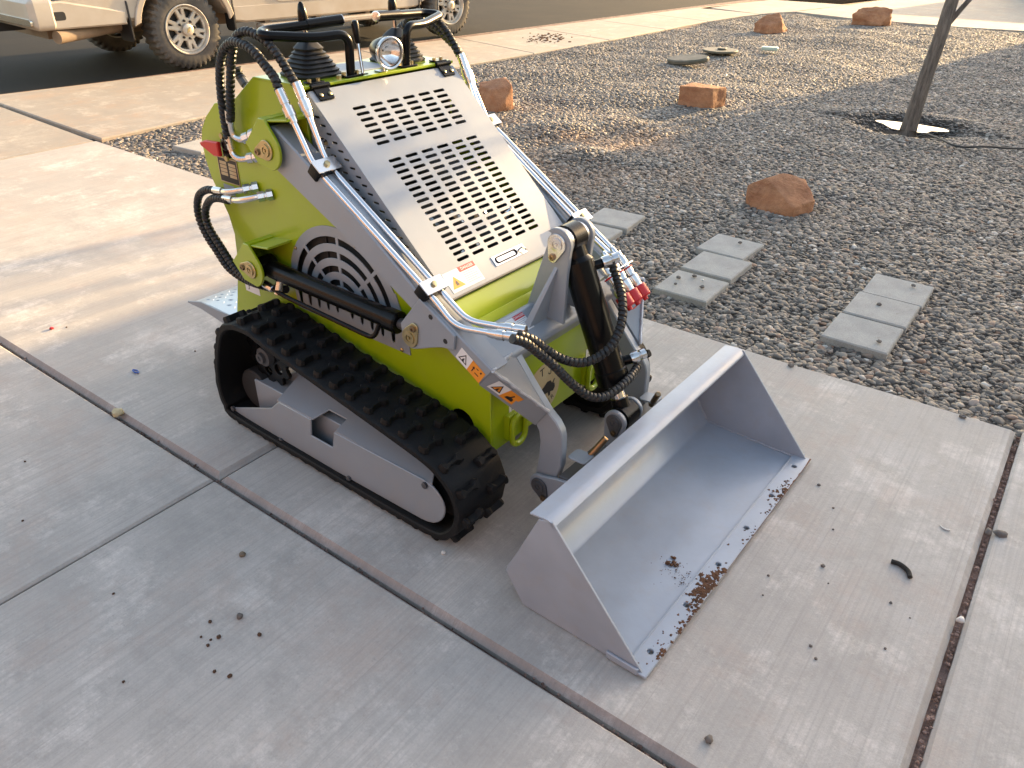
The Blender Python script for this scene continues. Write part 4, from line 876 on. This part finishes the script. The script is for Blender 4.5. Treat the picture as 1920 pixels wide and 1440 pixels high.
for s in (-1, 1):
    tp('side_window', plate([(1.22, 1.32), (1.25, 1.72), (1.36, 1.80), (2.05, 1.81), (2.05, 1.32)], s * .861, s * .866, 'v'), WG); tp('side_window', plate([(2.15, 1.32), (2.15, 1.81), (2.68, 1.79), (3.15, 1.32)], s * .861, s * .866, 'v'), WG)
    for x0, x1 in ((1.10, 2.08), (2.12, 3.18)): tp('door', plate(rrect(x0, x1, .60, 1.27, .06), s * .985, s * .997, 'v', ch=.008), TW)
    for x in (1.22, 2.24): tp('door_handle', box(x, x + .18, min(s * .997, s * 1.03), max(s * .997, s * 1.03), 1.14, 1.18), TW)
    tp('rocker_panel', plate([(.55, .44), (.55, .60), (3.32, .60), (3.32, .44), (3.2, .42), (.7, .42)], s * .90, s * .990, 'v', ch=.02), TW)
    rb = tp('running_board', plate(rrect(.85, 3.15, .335, .395, .02), s * .90, s * 1.06, 'v', ch=.015), TW)
    for x in (.95, 1.65, 2.4, 3.05): tp('board_bracket', box(x, x + .07, min(s * .75, s * .95), max(s * .75, s * .95), .39, .46), TD, rb)
    for cx in (0, WB):
        fo = [(cx + .56 * math.cos(R(a_)), .40 + .56 * math.sin(R(a_))) for a_ in range(172, 7, -8)]; fi = [(cx + .50 * math.cos(R(a_)), .40 + .50 * math.sin(R(a_))) for a_ in range(8, 173, 8)]
        tp('fender_flare', plate(fo + fi, s * .975, s * 1.012, 'v', ch=.008), TW)
        tp('mud_flap', plate(rrect(s * .86 - .14, s * .86 + .14, .33, .72, .04), cx - .60, cx - .585, 'u'), BP_)
    tp('fender_liner', plate(rrect(s * .90 - .09, s * .90 + .09, .34, .75, .05), .545, .565, 'u'), BP_)
    tp('corner_step', plate(rrect(-1.47, -1.18, .57, .66, .03), s * .905, s * 1.002, 'v', ch=.01), BP_)
    tp('tail_lamp', plate(rrect(s * .90 - .08, s * .90 + .08, .85, 1.22, .03), -1.262, -1.222, 'u'), TLR)
    tp('headlamp', plate(rrect(s * .72 - .2, s * .72 + .2, .88, 1.05, .03), WB + .90, WB + .965, 'u'), WG)
    tp('mirror', plate(rrect(2.95, 3.1, 1.30, 1.52, .03), s * 1.0, s * 1.2, 'v', ch=.02), BP_)
bu = tp('rear_bumper', plate(rrect(-1.02, 1.02, .50, .78, .05), -1.50, -1.26, 'u', ch=.05), TW)
tp('bumper_trim', plate(rrect(-1.0, 1.0, .54, .60, .02), -1.512, -1.49, 'u'), mat('dull_chrome', (.6, .57, .52), .25, 1.), bu)
for s in (-1, 1): tp('bumper_wrap', plate([(-1.44, .50), (-.62, .50), (-.62, .62), (-1.2, .74), (-1.44, .74)], s * .96, s * 1.0, 'v', ch=.015), TW, bu)
tp('front_bumper', plate(rrect(-1.0, 1.0, .48, .80, .06), WB + .86, WB + 1.06, 'u', ch=.05), TW)
tp('grille', plate(rrect(-.5, .5, .84, 1.12, .04), WB + .91, WB + .97, 'u'), BP_)
tp('windshield', mesh([(2.88, -.78, 1.80), (2.88, .78, 1.80), (3.50, .82, 1.30), (3.50, -.82, 1.30)], [(0, 1, 2, 3)]), WG)
tp('chassis', box(-1.2, WB + .7, -.45, .45, .36, .56), TD); tp('axle', rod((0, -.8, .40), (0, .8, .40), .07), TD); tp('axle', rod((WB, -.8, .40), (WB, .8, .40), .06), TD)
pp = [(-.35, -.72, .50), (-.72, -.76, .46), (-1.0, -.86, .445), (-1.31, -.98, .435)]
tp('exhaust_pipe', sweep(smooth_path(pp, .05) + [V(-1.31, -.98, .435), V(-1.18, -.925, .438)], [.058] * (len(smooth_path(pp, .05))) + [.050, .048], 16), TD)
tp('hitch', MB().add(box(-1.62, -1.25, -.04, .04, .42, .50)), BP_)
def wheel(x, s):
    r = empty('wheel', (x, s * .99, RW)); r.parent = TR
    n = 144; prof = [(-.27, .235), (-.275, .30), (-.268, .352), (-.245, .385), (-.20, .395), (-.14, .398), (-.08, .395), (-.035, .385), (-.012, .352), (-.004, .30), (-.008, .255), (-.02, .240)]
    v, f = [], []
    for y, rr in prof:
        for i in range(n):
            a_ = 2 * math.pi * i / n; k_ = (i // 2) % 2; sh = .0
            if rr > .34: sh = -.016 if ((i // 2) + (1 if y < -.14 else 0)) % 2 else .004
            v.append(((rr + sh) * math.cos(a_), s * y, (rr + sh) * math.sin(a_)))
    m_ = len(prof)
    for j in range(m_ - 1):
        for i in range(n): f.append((j * n + i, j * n + (i + 1) % n, (j + 1) * n + (i + 1) % n, (j + 1) * n + i))
    obj('tyre', mesh(v, f, 30), TY, r)
    obj('rim', lathe([(-.24, .225), (-.24, .236), (-.02, .240), (-.008, .245), (-.004, .236), (-.012, .228), (-.05, .215), (-.20, .20)], (0, 0, 0), (0, s, 0), 48, False), AL, r)
    hl = []
    for i in range(6):
        a0 = 60 * i + 12
        hl.append([(q[0], q[1]) for q in arc(0, 0, .195, a0 - 15, a0 + 15, 6) + arc(0, 0, .115, a0 + 9, a0 - 9, 3)])
        hl.append(arc(0, 0, .198, a0 + 26, a0 + 34, 2) + arc(0, 0, .150, a0 + 31.5, a0 + 28.5, 1))
    fr = (V(0, s * -.055, 0), V(1, 0, 0), V(0, 0, 1), V(0, s, 0))
    obj('spokes', plate(circ(0, 0, .222, 60), -.03, .02, fr, hl, .008), AL, r)
    obj('brake_drum', lathe([(-.16, .18), (-.10, .18), (-.10, .05)], (0, 0, 0), (0, s, 0), 24), BP_, r)
    obj('hub_cap', lathe([(-.04, .062), (.0, .058), (.006, .05), (.009, .02), (.0095, .001)], (0, 0, 0), (0, s, 0), 28), AL, r)
    bt = [(-.034, .006), (-.012, .009), (-.009, .016), (.012, .016), (.009, .009), (.034, .006), (.034, -.006), (.012, -.009), (.009, -.016), (-.012, -.016), (-.009, -.009), (-.034, -.006)]
    obj('hub_emblem', plate(bt, .0085, .0125, (V(0, 0, 0), V(math.cos(.9), 0, math.sin(.9)), V(-math.sin(.9), 0, math.cos(.9)), V(0, s, 0)), ch=.001), GD, r)
    for i in range(8):
        a_ = R(45 * i + 10); obj('lug_nut', lathe([(-.04, .013), (-.012, .012), (-.006, .006)], (.088 * math.cos(a_), 0, .088 * math.sin(a_)), (0, s, 0), 8), BP_, r)
for x in (0, WB):
    for s in (-1, 1): wheel(x, s)
# ------------------------------------------------------------------ neighbour house, and an added wall, that shade the drive
ST = mat('stucco', (.55, .48, .38), .9, 0, 0, .1, 2, .3, 80); TI = mat('roof_tile', (.30, .17, .11), .85, 0, 0, .3, 6, .4, 30)
NHS = empty('neighbour_house', (-.055, 19.8, 0), R(-10)); tag(NHS, 'single storey stucco house with a hipped tile roof beyond the pebble bed', 'house')
def hp(name, geo, m): return obj(name, geo, m, NHS)
hp('wall', box(.4, 15, .4, 10, -.2, 3.45), ST)
RZ = 5.99
hp('roof', mesh([(0, 0, 3.45), (15.4, 0, 3.45), (15.4, 10.4, 3.45), (0, 10.4, 3.45), (.62, 5.2, RZ), (13.5, 5.2, RZ)], [(0, 1, 5, 4), (1, 2, 5), (2, 3, 4, 5), (3, 0, 4), (0, 3, 2, 1)]), TI)
for x in (3, 8): hp('window', box(x, x + 1.4, .32, .4, 1.0, 2.2), WG)
hp('door', box(5.6, 6.6, .32, .4, 0, 2.1), TD)
tag(obj('shade_wall', box(-2.55, .4, 23.3, 23.5, -.2, 1.75), ST), 'unseen low wall added to cast shade on the far driveway', 'wall')  # out of view, added only for the shade it throws on the far drive
# the house behind the photographer
OH = empty('garage_house', (5.2, -4.5, 0)); tag(OH, 'tan stucco garage house behind the photographer at the head of the driveway', 'house')
obj('wall', MB().add(box(0, 6, -5, 10, -.2, 3.1)).mesh(), ST, OH); obj('garage_door', box(-.05, -.002, 1.2, 6.2, 0, 2.3), mat('garage_paint', (.42, .36, .28), .6), OH)
obj('roof', mesh([(-.5, -5.4, 3.1), (6.5, -5.4, 3.1), (6.5, 10.4, 3.1), (-.5, 10.4, 3.1), (3, -2, 4.7), (3, 7, 4.7)], [(0, 1, 4), (1, 2, 5, 4), (2, 3, 5), (3, 0, 4, 5), (0, 3, 2, 1)]), TI, OH)
gw = tag(obj('bounce_wall', MB().add(box(-10, 4.9, -3.9, -3.7, -.2, 3.0)).mesh(), mat('red_brown_stucco', (.155, .105, .095), .9, 0, 0, .15, 2, .3, 80)), 'unseen tall red brown wall added to bounce warm light across the driveway', 'wall')  # added out of view: bounces warm light onto the loader's near side
obj('coping', box(-10, 4.9, -3.95, -3.65, 3.003, 3.08, .01), ST, gw)
# ------------------------------------------------------------------ trees
k = NB('bark'); bn_ = k.noise(1., 7, .75, k.mapping((55, 55, 7)))
BRK = k.out(k.mix(k.ramp(bn_, (.36, 0.), (.64, 1.)), (.085, .07, .06), (.25, .205, .17)), k.bump(bn_, 1., .02), .9)
LF = mat('dry_leaf', (.10, .09, .035), .7, 0, 0, c2=(.13, .10, .05), vscale=3)
def grow(p, d, L, r, depth, rnd, segs, leaves):
    n = max(3, int(L / .08)); pts = [p]; rad = [r]; q = p.copy(); dd = d.copy()
    for i in range(n):
        dd = (dd + V(rnd.gauss(0, .06), rnd.gauss(0, .06), rnd.gauss(.015, .04))).normalized(); q = q + dd * (L / n); pts.append(q.copy()); rad.append(r * (1 - .45 * (i + 1) / n))
    segs.append((depth, pts, rad))
    if depth == 0:
        for i in range(5): leaves.append((pts[rnd.randrange(1, len(pts))], rnd.random()))
        return
    for k_ in range(rnd.choice((2, 3, 3))):
        i = rnd.randrange(n // 2, n + 1); a = rnd.uniform(.35, .8); ph = rnd.uniform(0, 6.28); x, y, z = basis(dd)
        nd = (dd * math.cos(a) + (x * math.cos(ph) + y * math.sin(ph)) * math.sin(a)).normalized(); grow(pts[i], nd, L * rnd.uniform(.55, .8), rad[i] * .68, depth - 1, rnd, segs, leaves)
def make_tree(name, base, trunk_pts, trunk_r, limbs, seed, label, leafy=True):
    rnd = random.Random(seed); t = empty(name, base); tag(t, label, 'tree')
    P = smooth_path([V(*p) for p in trunk_pts], .05); n = len(P); rad = [trunk_r[0] + (trunk_r[1] - trunk_r[0]) * (i / (n - 1)) ** .8 + (.025 * math.exp(-i * .5)) for i in range(n)]
    def rf(s_, a): return 1
    obj('trunk', sweep(P, rad, 14), BRK, t)
    segs, lv = [], []
    for p, d, L, r, dep in limbs: grow(V(*p), V(*d).normalized(), L, r, dep, rnd, segs, lv)
    tw = MB(); first = True
    for dep, pts, rad in segs:
        if rad[0] > .016: obj('limb', sweep(smooth_path(pts, .06), [rad[0] + (rad[-1] - rad[0]) * i / max(1, len(smooth_path(pts, .06)) - 1) for i in range(len(smooth_path(pts, .06)))], 9), BRK, t)
        else: tw.add(sweep(pts, rad, 5, cap=False))
    if tw.v: o = obj('twigs', tw.mesh(60), BRK, t); o['kind'] = 'stuff'
    if leafy:
        lm_ = MB()
        for p, h in lv:
            for _ in range(5):
                c = p + V(rnd.gauss(0, .05), rnd.gauss(0, .05), rnd.gauss(0, .05)); x, y, z = basis((rnd.gauss(0, 1), rnd.gauss(0, 1), rnd.gauss(0, 1))); s_ = rnd.uniform(.012, .024)
                lm_.add(([c - x * s_ * 1.6, c + y * s_ * .6, c + x * s_ * 1.6, c - y * s_ * .6], [(0, 1, 2, 3)]))
        o = obj('crown', lm_.mesh(0), LF, t); o['kind'] = 'stuff'
    return t
make_tree('young_tree', (-1.212, 6.97, -.10), [(0, 0, -.05), (.012, 0, .2), (.03, .0, .5), (.05, -.005, .75), (.058, 0, .95), (.08, .02, 1.5), (.06, .0, 1.9)], (.060, .036),
          [((.052, 0, .80), (.55, .15, .80), 1.1, .02, 3), ((.06, .0, .98), (-.2, .3, 1.), .9, .018, 3), ((.08, .02, 1.5), (-.5, -.3, .8), 1.0, .022, 3), ((.06, 0, 1.88), (.3, .4, .8), 1.0, .024, 3), ((.06, 0, 1.88), (-.3, -.2, 1), 1.1, .024, 3)], 11, 'slim young tree with bare grey trunk standing in a puddled basin')
make_tree('bare_tree', (-.15, 18.7, -.1), [(0, 0, 0), (.03, 0, 1.2), (0, .03, 2.4)], (.11, .07), [((0, .03, 2.35), (-.5, .1, .8), 1.5, .06, 3), ((0, .03, 2.35), (.1, .2, 1), 1.5, .06, 3), ((0, .03, 2.3), (-.1, -.4, 1), 1.5, .05, 3)], 4, 'leafless tree at the corner of the neighbouring house', False)
# ------------------------------------------------------------------ boulders
k = NB('sandstone')
c = k.mix(k.ramp(k.noise(5, 7, .7), (.35, 0.), (.68, 1.)), (.26, .10, .045), (.46, .215, .105))
c = k.mix(k.ramp(k.noise(1, 6, .7, k.mapping((3, 3, 26))), (.45, 0.), (.7, .5)), c, (.42, .24, .13)); c = k.mix(k.ramp(k.noise(28, 5, .8), (.5, 0.), (.75, .5)), c, (.12, .055, .03))
SSN = k.out(c, k.bump(k.noise(24, 8, .75), .7, .02, k.bump(k.noise(7, 4), .5, .05)), .9)
def boulder(pts, seed, label, rough=.008, cuts=3):
    bm = bmesh.new(); c = Vector((sum(p[0] for p in pts) / len(pts), sum(p[1] for p in pts) / len(pts), 0))
    for p in pts: bm.verts.new(Vector(p) - c)
    r_ = bmesh.ops.convex_hull(bm, input=bm.verts); bmesh.ops.delete(bm, geom=[g_ for g_ in r_['geom_interior'] if isinstance(g_, bmesh.types.BMVert)], context='VERTS')
    bmesh.ops.triangulate(bm, faces=bm.faces); bmesh.ops.bevel(bm, geom=bm.edges[:], offset=.004, segments=1, affect='EDGES', profile=.6)
    bmesh.ops.triangulate(bm, faces=bm.faces)
    for _ in range(3):
        long_ = [e for e in bm.edges if e.calc_length() > .03]
        if long_: bmesh.ops.subdivide_edges(bm, edges=long_, cuts=1); bmesh.ops.triangulate(bm, faces=bm.faces)
    bm.normal_update()
    for v in bm.verts:
        q = v.co + Vector((seed * 5.1, 0, 0)); v.co += v.normal * (rough * noise.noise(q * 9) + rough * .6 * noise.noise(q * 24) + rough * .5 * abs(noise.noise(Vector((q.x * 5, q.y * 5, q.z * 40)))))
    bmesh.ops.recalc_face_normals(bm, faces=bm.faces)
    me = bpy.data.meshes.new('b'); bm.to_mesh(me); bm.free(); finish(me, 28)
    o = obj('boulder', me, SSN); o.location = (c.x, c.y, 0); return tag(o, label, 'rock', 'sandstone boulders set in the pebble bed')
boulder([(-1.505, 4.33, -.03), (-1.44, 4.28, -.03), (-1.20, 4.235, -.03), (-1.135, 4.38, -.03), (-1.20, 4.62, -.03), (-1.47, 4.58, -.03), (-1.356, 4.50, .150), (-1.518, 4.36, .076), (-1.425, 4.372, .134), (-1.205, 4.246, .035), (-1.255, 4.54, .118), (-1.142, 4.40, .052)], 1, 'orange wedge shaped sandstone boulder nearest the stepping stones')
boulder([(-4.43, 5.46, -.03), (-4.20, 5.32, -.03), (-4.11, 5.33, -.03), (-4.08, 5.52, -.03), (-4.25, 5.72, -.03), (-4.5, 5.68, -.03), (-4.19, 5.38, .135), (-4.09, 5.52, .165), (-4.23, 5.60, .205), (-4.43, 5.50, .130), (-4.52, 5.62, .125), (-4.33, 5.70, .17)], 2, 'rough sunlit sandstone block just behind the loader hood')
boulder([(-3.05, 6.58, -.03), (-2.755, 6.625, -.03), (-2.72, 6.86, -.03), (-3.03, 6.84, -.03), (-3.06, 6.60, .135), (-2.765, 6.64, .140), (-2.73, 6.85, .128), (-3.04, 6.84, .135)], 3, 'boxy dark faced sandstone block at the edge of the house shadow', .008)
boulder([(-4.50, 12.03, -.03), (-4.25, 11.96, -.03), (-4.13, 12.14, -.03), (-4.15, 12.45, -.03), (-4.42, 12.45, -.03), (-4.53, 12.06, .085), (-4.39, 12.16, .20), (-4.25, 12.26, .225), (-4.15, 12.18, .13), (-4.28, 12.0, .07)], 4, 'dark brown boulder at the sidewalk corner of the pebble bed', .016)
boulder([(-3.66, 14.0, -.03), (-3.25, 14.08, -.03), (-3.15, 14.3, -.03), (-3.2, 14.5, -.03), (-3.6, 14.45, -.03), (-3.67, 13.98, .13), (-3.61, 14.1, .20), (-3.36, 14.28, .232), (-3.17, 14.30, .20), (-3.18, 14.2, .11), (-3.58, 14.4, .19)], 5, 'long sandstone boulder beside the far driveway', .016)
# ------------------------------------------------------------------ stepping stones
k = NB('paver_concrete')
c = k.mix(k.ramp(k.noise(7, 6, .7), (.38, 0.), (.66, 1.)), (.32, .31, .29), (.42, .405, .375)); c = k.mix(k.ramp(k.noise(180, 3, .8), (.45, 0.), (.7, .6)), c, (.20, .20, .20)); c = k.mix(k.ramp(k.noise(22, 5, .8), (.58, 0.), (.72, .5)), c, (.2, .17, .14))
PV = k.out(c, k.bump(k.noise(200, 4), .35, .003), .9)
PVM = mesh(*plate(rect(-.1255, .1255, -.1265, .1265), -.055, 0, 'z', ch=.005)); PVM.materials.append(PV)
rnd = random.Random(3); sp_list = []
nm = {'a': 'middle trio', 'b': 'right hand trio', 'c': 'trio by the loader'}
for key, ps in (('a', [(-1.225, 3.01, 1), (-1.232, 3.295, 0), (-1.282, 3.575, -2)]), ('b', [(-.487, 3.013, 0), (-.482, 3.276, .5), (-.478, 3.539, 1)]), ('c', [(-1.945, 3.03, 2), (-1.935, 3.30, 3), (-1.945, 3.575, 6)])):
    for i, (x, y, a_) in enumerate(ps):
        o = bpy.data.objects.new('stepping_stone', PVM); col.objects.link(o); o.location = (x, y, .004 + rnd.uniform(-.003, .004)); o.rotation_euler = (rnd.uniform(-.012, .012), rnd.uniform(-.012, .012), R(a_))
        tag(o, 'grey concrete stepping stone, %s of the %s in the pebbles' % (('nearest the driveway', 'middle one', 'farthest one')[i], nm[key]), 'paver', 'stepping stones'); sp_list.append(o)
o = bpy.data.objects.new('stepping_stone', PVM); col.objects.link(o); o.location = (-4.98, 3.08, .004); o.rotation_euler.z = R(4); o.scale = (1.2, 1, 1); tag(o, 'sunlit stepping stone half hidden behind the rear of the loader', 'paver', 'stepping stones')
# ------------------------------------------------------------------ basin, lids, drip line
k = NB('muddy_water'); k.b.inputs['Base Color'].default_value = (.05, .04, .03, 1); k.b.inputs['Roughness'].default_value = .02
o = obj('puddle', mesh([(x, y, 0) for x, y in [( .21 * (1 + .22 * math.sin(3 * a_) + .06 * math.sin(7 * a_ + 1)) * math.cos(a_) / .85, .17 * (1 + .16 * math.sin(3 * a_) + .1 * math.sin(5 * a_)) * math.sin(a_) / 1.1) for a_ in [2 * math.pi * i / 48 for i in range(48)]]], [tuple(range(48))]), k.m); o.location = (-1.215, 7.07, -.030); structure(o)
DT = mat('black_poly_tube', (.015, .015, .015), .5)
dp = smooth_path([(-1.10, 6.82, .03), (-.95, 6.62, .028), (-.77, 6.40, .022), (-.58, 6.51, .02), (-.37, 6.67, .02), (.1, 6.95, .02), (.9, 7.4, .02)], .05)
tag(obj('drip_line', sweep([V(p.x, p.y, bed_z(p.x, p.y) + .04) for p in dp], .007, 8), DT), 'thin black drip irrigation tube running right from the tree', 'tube')
LDM = mat('lid_plastic', (.07, .072, .05), .6, 0, 0, c2=(.15, .125, .09), vscale=9)
l1 = tag(obj('valve_box_lid', plate(circ(0, 0, .23, 28, .14), 0, .05, 'z', ch=.012), LDM), 'tilted oval green valve box lid in the sunlit pebbles', 'lid'); l1.location = (-3.93, 8.62, .01); l1.rotation_euler = (R(6), R(-5), R(25))
l2 = tag(obj('access_cover', MB().add(plate(circ(0, 0, .21, 30), 0, .025, 'z', ch=.006)).add(plate(circ(.02, 0, .055, 18), .022, .045, 'z', ch=.008)), LDM), 'round flat access cover with a raised centre beyond the valve lid', 'lid'); l2.location = (-3.96, 9.57, .015)
l3 = tag(obj('meter_plate', plate(rrect(-.10, .10, -.06, .06, .02), 0, .04, 'z', ch=.008), mat('pale_green_lid', (.42, .5, .42), .5)), 'small pale green plate lying in the far pebbles', 'plate'); l3.location = (-3.55, 10.12, .01); l3.rotation_euler.z = .3
# ------------------------------------------------------------------ small things on the slabs
STN = mat('pebble_stone', (.17, .15, .135), .75, 0, 0, c2=(.10, .085, .075), vscale=60); WST = mat('white_pebble', (.62, .60, .57), .7); CLD = mat('dry_clod', (.095, .05, .028), .95, 0, 0, .4, 90)
def bit(name, xy, r, m, label, cat, group=None, fl_=.65, seed=None, sx=1.0, rz=0):
    sd_ = seed if seed is not None else int(abs(xy[0] * 1000 + xy[1] * 77)) % 97
    v, f = lump((0, 0, 0), r, sd_, 2, fl_); o = obj(name, mesh([(x * sx, y, z) for x, y, z in v], f, 50), m); o.location = (xy[0], xy[1], r * fl_ * .7); o.rotation_euler.z = rz; return tag(o, label, cat, group)
bit('pebble', (-1.397, .752), .0085, mat('tan_pebble', (.16, .12, .08), .6), 'smooth brown pebble alone on the near left slab', 'pebble', None, .75)
bit('pebble', (-1.233, .623), .0075, STN, 'round grey pebble above the scatter of dark clods', 'pebble', None, .9)
for xy in ((-1.276, .573), (-1.255, .535), (-1.222, .53), (-1.222, .558), (-1.231, .543), (-1.155, .618), (-1.151, .497), (-1.114, .51)):
    bit('clod', xy, random.uniform(.0025, .0055), CLD, 'small dark brown clod in the scatter on the near left slab', 'clod', 'dark clods scattered on the near left slab', .8)
for xy in ((-1.282, .365), (-1.534, .485), (-2.233, .605), (-1.971, .477), (-2.427, 1.308), (-2.991, 1.115)):
    bit('crumb', xy, .0032, CLD, 'tiny lone dark crumb of soil on the left part of the driveway', 'crumb', 'lone crumbs on the left slabs', .8)
bit('pebble', (-.23, .99), .0085, STN, 'dark grey pebble in the foreground below the bucket tip', 'pebble', None, .9)
bit('stone_chip', (.141, 2.023), .013, STN, 'angular grey stone chip just right of the expansion joint', 'stone', None, .6, 4, 1.4, .4)
bit('pebble', (.113, 2.01), .012, STN, 'dark stone wedged in the right expansion joint', 'pebble', None, .7, 6, .7)
bit('pebble', (.113, 1.632), .009, WST, 'white pebble stuck in the right expansion joint', 'pebble', None, .8)
bit('crust', (-2.254, .908), .020, mat('cream_crumb', (.55, .48, .30), .9, 0, 0, .3, 60, .8, 60), 'cream coloured clump lying in the long driveway joint', 'clump', None, .6)
bit('pebble', (-.995, 1.068), .006, WST, 'small white chip by the front of the near track', 'pebble', None, .9)
bit('crumb', (-3.023, 1.073), .008, RD, 'small red scrap on the sunlit slab at far left', 'scrap', None, .7)
for xy in ((-.315, 1.937), (-.223, 1.771), (-.202, 1.615), (-.032, 1.592), (.016, 1.571), (-.172, 1.565), (-.144, 1.347), (-.123, 1.319), (-.007, 1.442), (-.287, 1.429), (-.30, 1.50), (-.25, 1.86)):
    bit('crumb', xy, random.uniform(.0022, .0058), STN, 'small grey crumb on the slab in front of the bucket', 'crumb', 'crumbs on the slab in front of the bucket', .7)
bc = tag(obj('clip', sweep(smooth_path([(-.018, 0, .004), (.0, .006, .004), (.018, 0, .004), (.004, -.006, .004), (-.014, -.003, .004)], .004), .0028, 7), mat('blue_plastic', (.02, .08, .35), .4)), 'small blue plastic clip on the driveway behind the loader', 'clip'); bc.location = (-2.459, 1.091, 0)
sv = tag(obj('rubber_strip', sweep(smooth_path([(-.030, .016, .006), (-.010, .018, .006), (.012, .006, .006), (.022, -.014, .006)], .003), .0062, 8), mat('worn_rubber', (.035, .033, .03), .9, 0, 0, .5, 200, .8, 200)), 'curved black rubber scrap on the slab in front of the bucket', 'scrap'); sv.location = (-.037, 1.718, 0)
cr = tag(obj('white_sliver', sweep(smooth_path([(-.012, .004, .002), (-.004, -.004, .002), (.006, -.006, .002), (.014, -.002, .002)], .003), [.001 + .0016 * math.sin(math.pi * min(1, i / 12)) for i in range(len(smooth_path([(-.012, .004, .002), (-.004, -.004, .002), (.006, -.006, .002), (.014, -.002, .002)], .003)))], 6), WST), 'thin white crescent sliver near the right expansion joint', 'scrap'); cr.location = (.015, 1.961, 0)
for xy in ((-1.30, 3.03), (-1.20, 3.07), (-1.17, 3.00), (-1.25, 3.09), (-1.28, 2.96)):
    o = bit('pebble', xy, random.uniform(.007, .012), STN if xy[0] < -1.22 else WST if xy[1] > 3.05 else STN, 'stray pebble on the near stone of the middle stepping stone trio', 'pebble', 'pebbles on the middle stepping stones', .6); o.location.z += .008
for xy, lb in (((-.50, 3.30), 'stray pebble on the middle stone of the right hand trio'), ((-.43, 3.60), 'stray brown pebble on the far stone of the right hand trio'), ((-.41, 2.95), 'stray pebble on the near stone of the right hand trio'), ((-1.25, 3.62), 'stray pebble on the far stone of the middle trio')):
    o = bit('pebble', xy, .010, STN, lb, 'pebble', None, .6); o.location.z += .008
for xy, lb in (((-.62, 2.57), 'pebble spilled on the slab edge in front of the stepping stones'), ((-.05, 2.585), 'pebble spilled on the slab edge near the right joint')):
    bit('pebble', xy, .011, STN, lb, 'pebble', None, .6)
# crumbs of soil on the walk and grit in the joints
rnd = random.Random(8); sc_ = MB()
for i in range(120):
    t_ = rnd.random(); sc_.add(lump((-6.15 - .25 * t_ + rnd.gauss(0, .14), 8.9 + .7 * t_ + rnd.gauss(0, .12), .004), rnd.uniform(.006, .022), i, 1, .4))
for i in range(30): sc_.add(lump((-7.7 + rnd.gauss(0, .05) + .02 * i, 4.0 + i * .045, -.02), rnd.uniform(.006, .016), i + 200, 1, .5))
o = obj('soil_crumbs', sc_, RU); o['kind'] = 'stuff'; o['label'] = 'brown soil crumbs scattered on the sidewalk'; o['category'] = 'soil'
gc = MB()
for i in range(330):
    x = rnd.uniform(-5, .1); gc.add(lump((x, .902 + rnd.gauss(0, .004), -.016 + rnd.random() * .006), rnd.uniform(.0015, .005), i, 1, .7))
for i in range(260): gc.add(lump((.114 + rnd.gauss(0, .003), rnd.uniform(.3, 2.6), -.014 + rnd.random() * .008), rnd.uniform(.002, .006), i + 500, 1, .7))
o = obj('joint_grit', gc, JD); o['kind'] = 'stuff'; o['label'] = 'reddish grit packed into the slab joints'; o['category'] = 'grit'
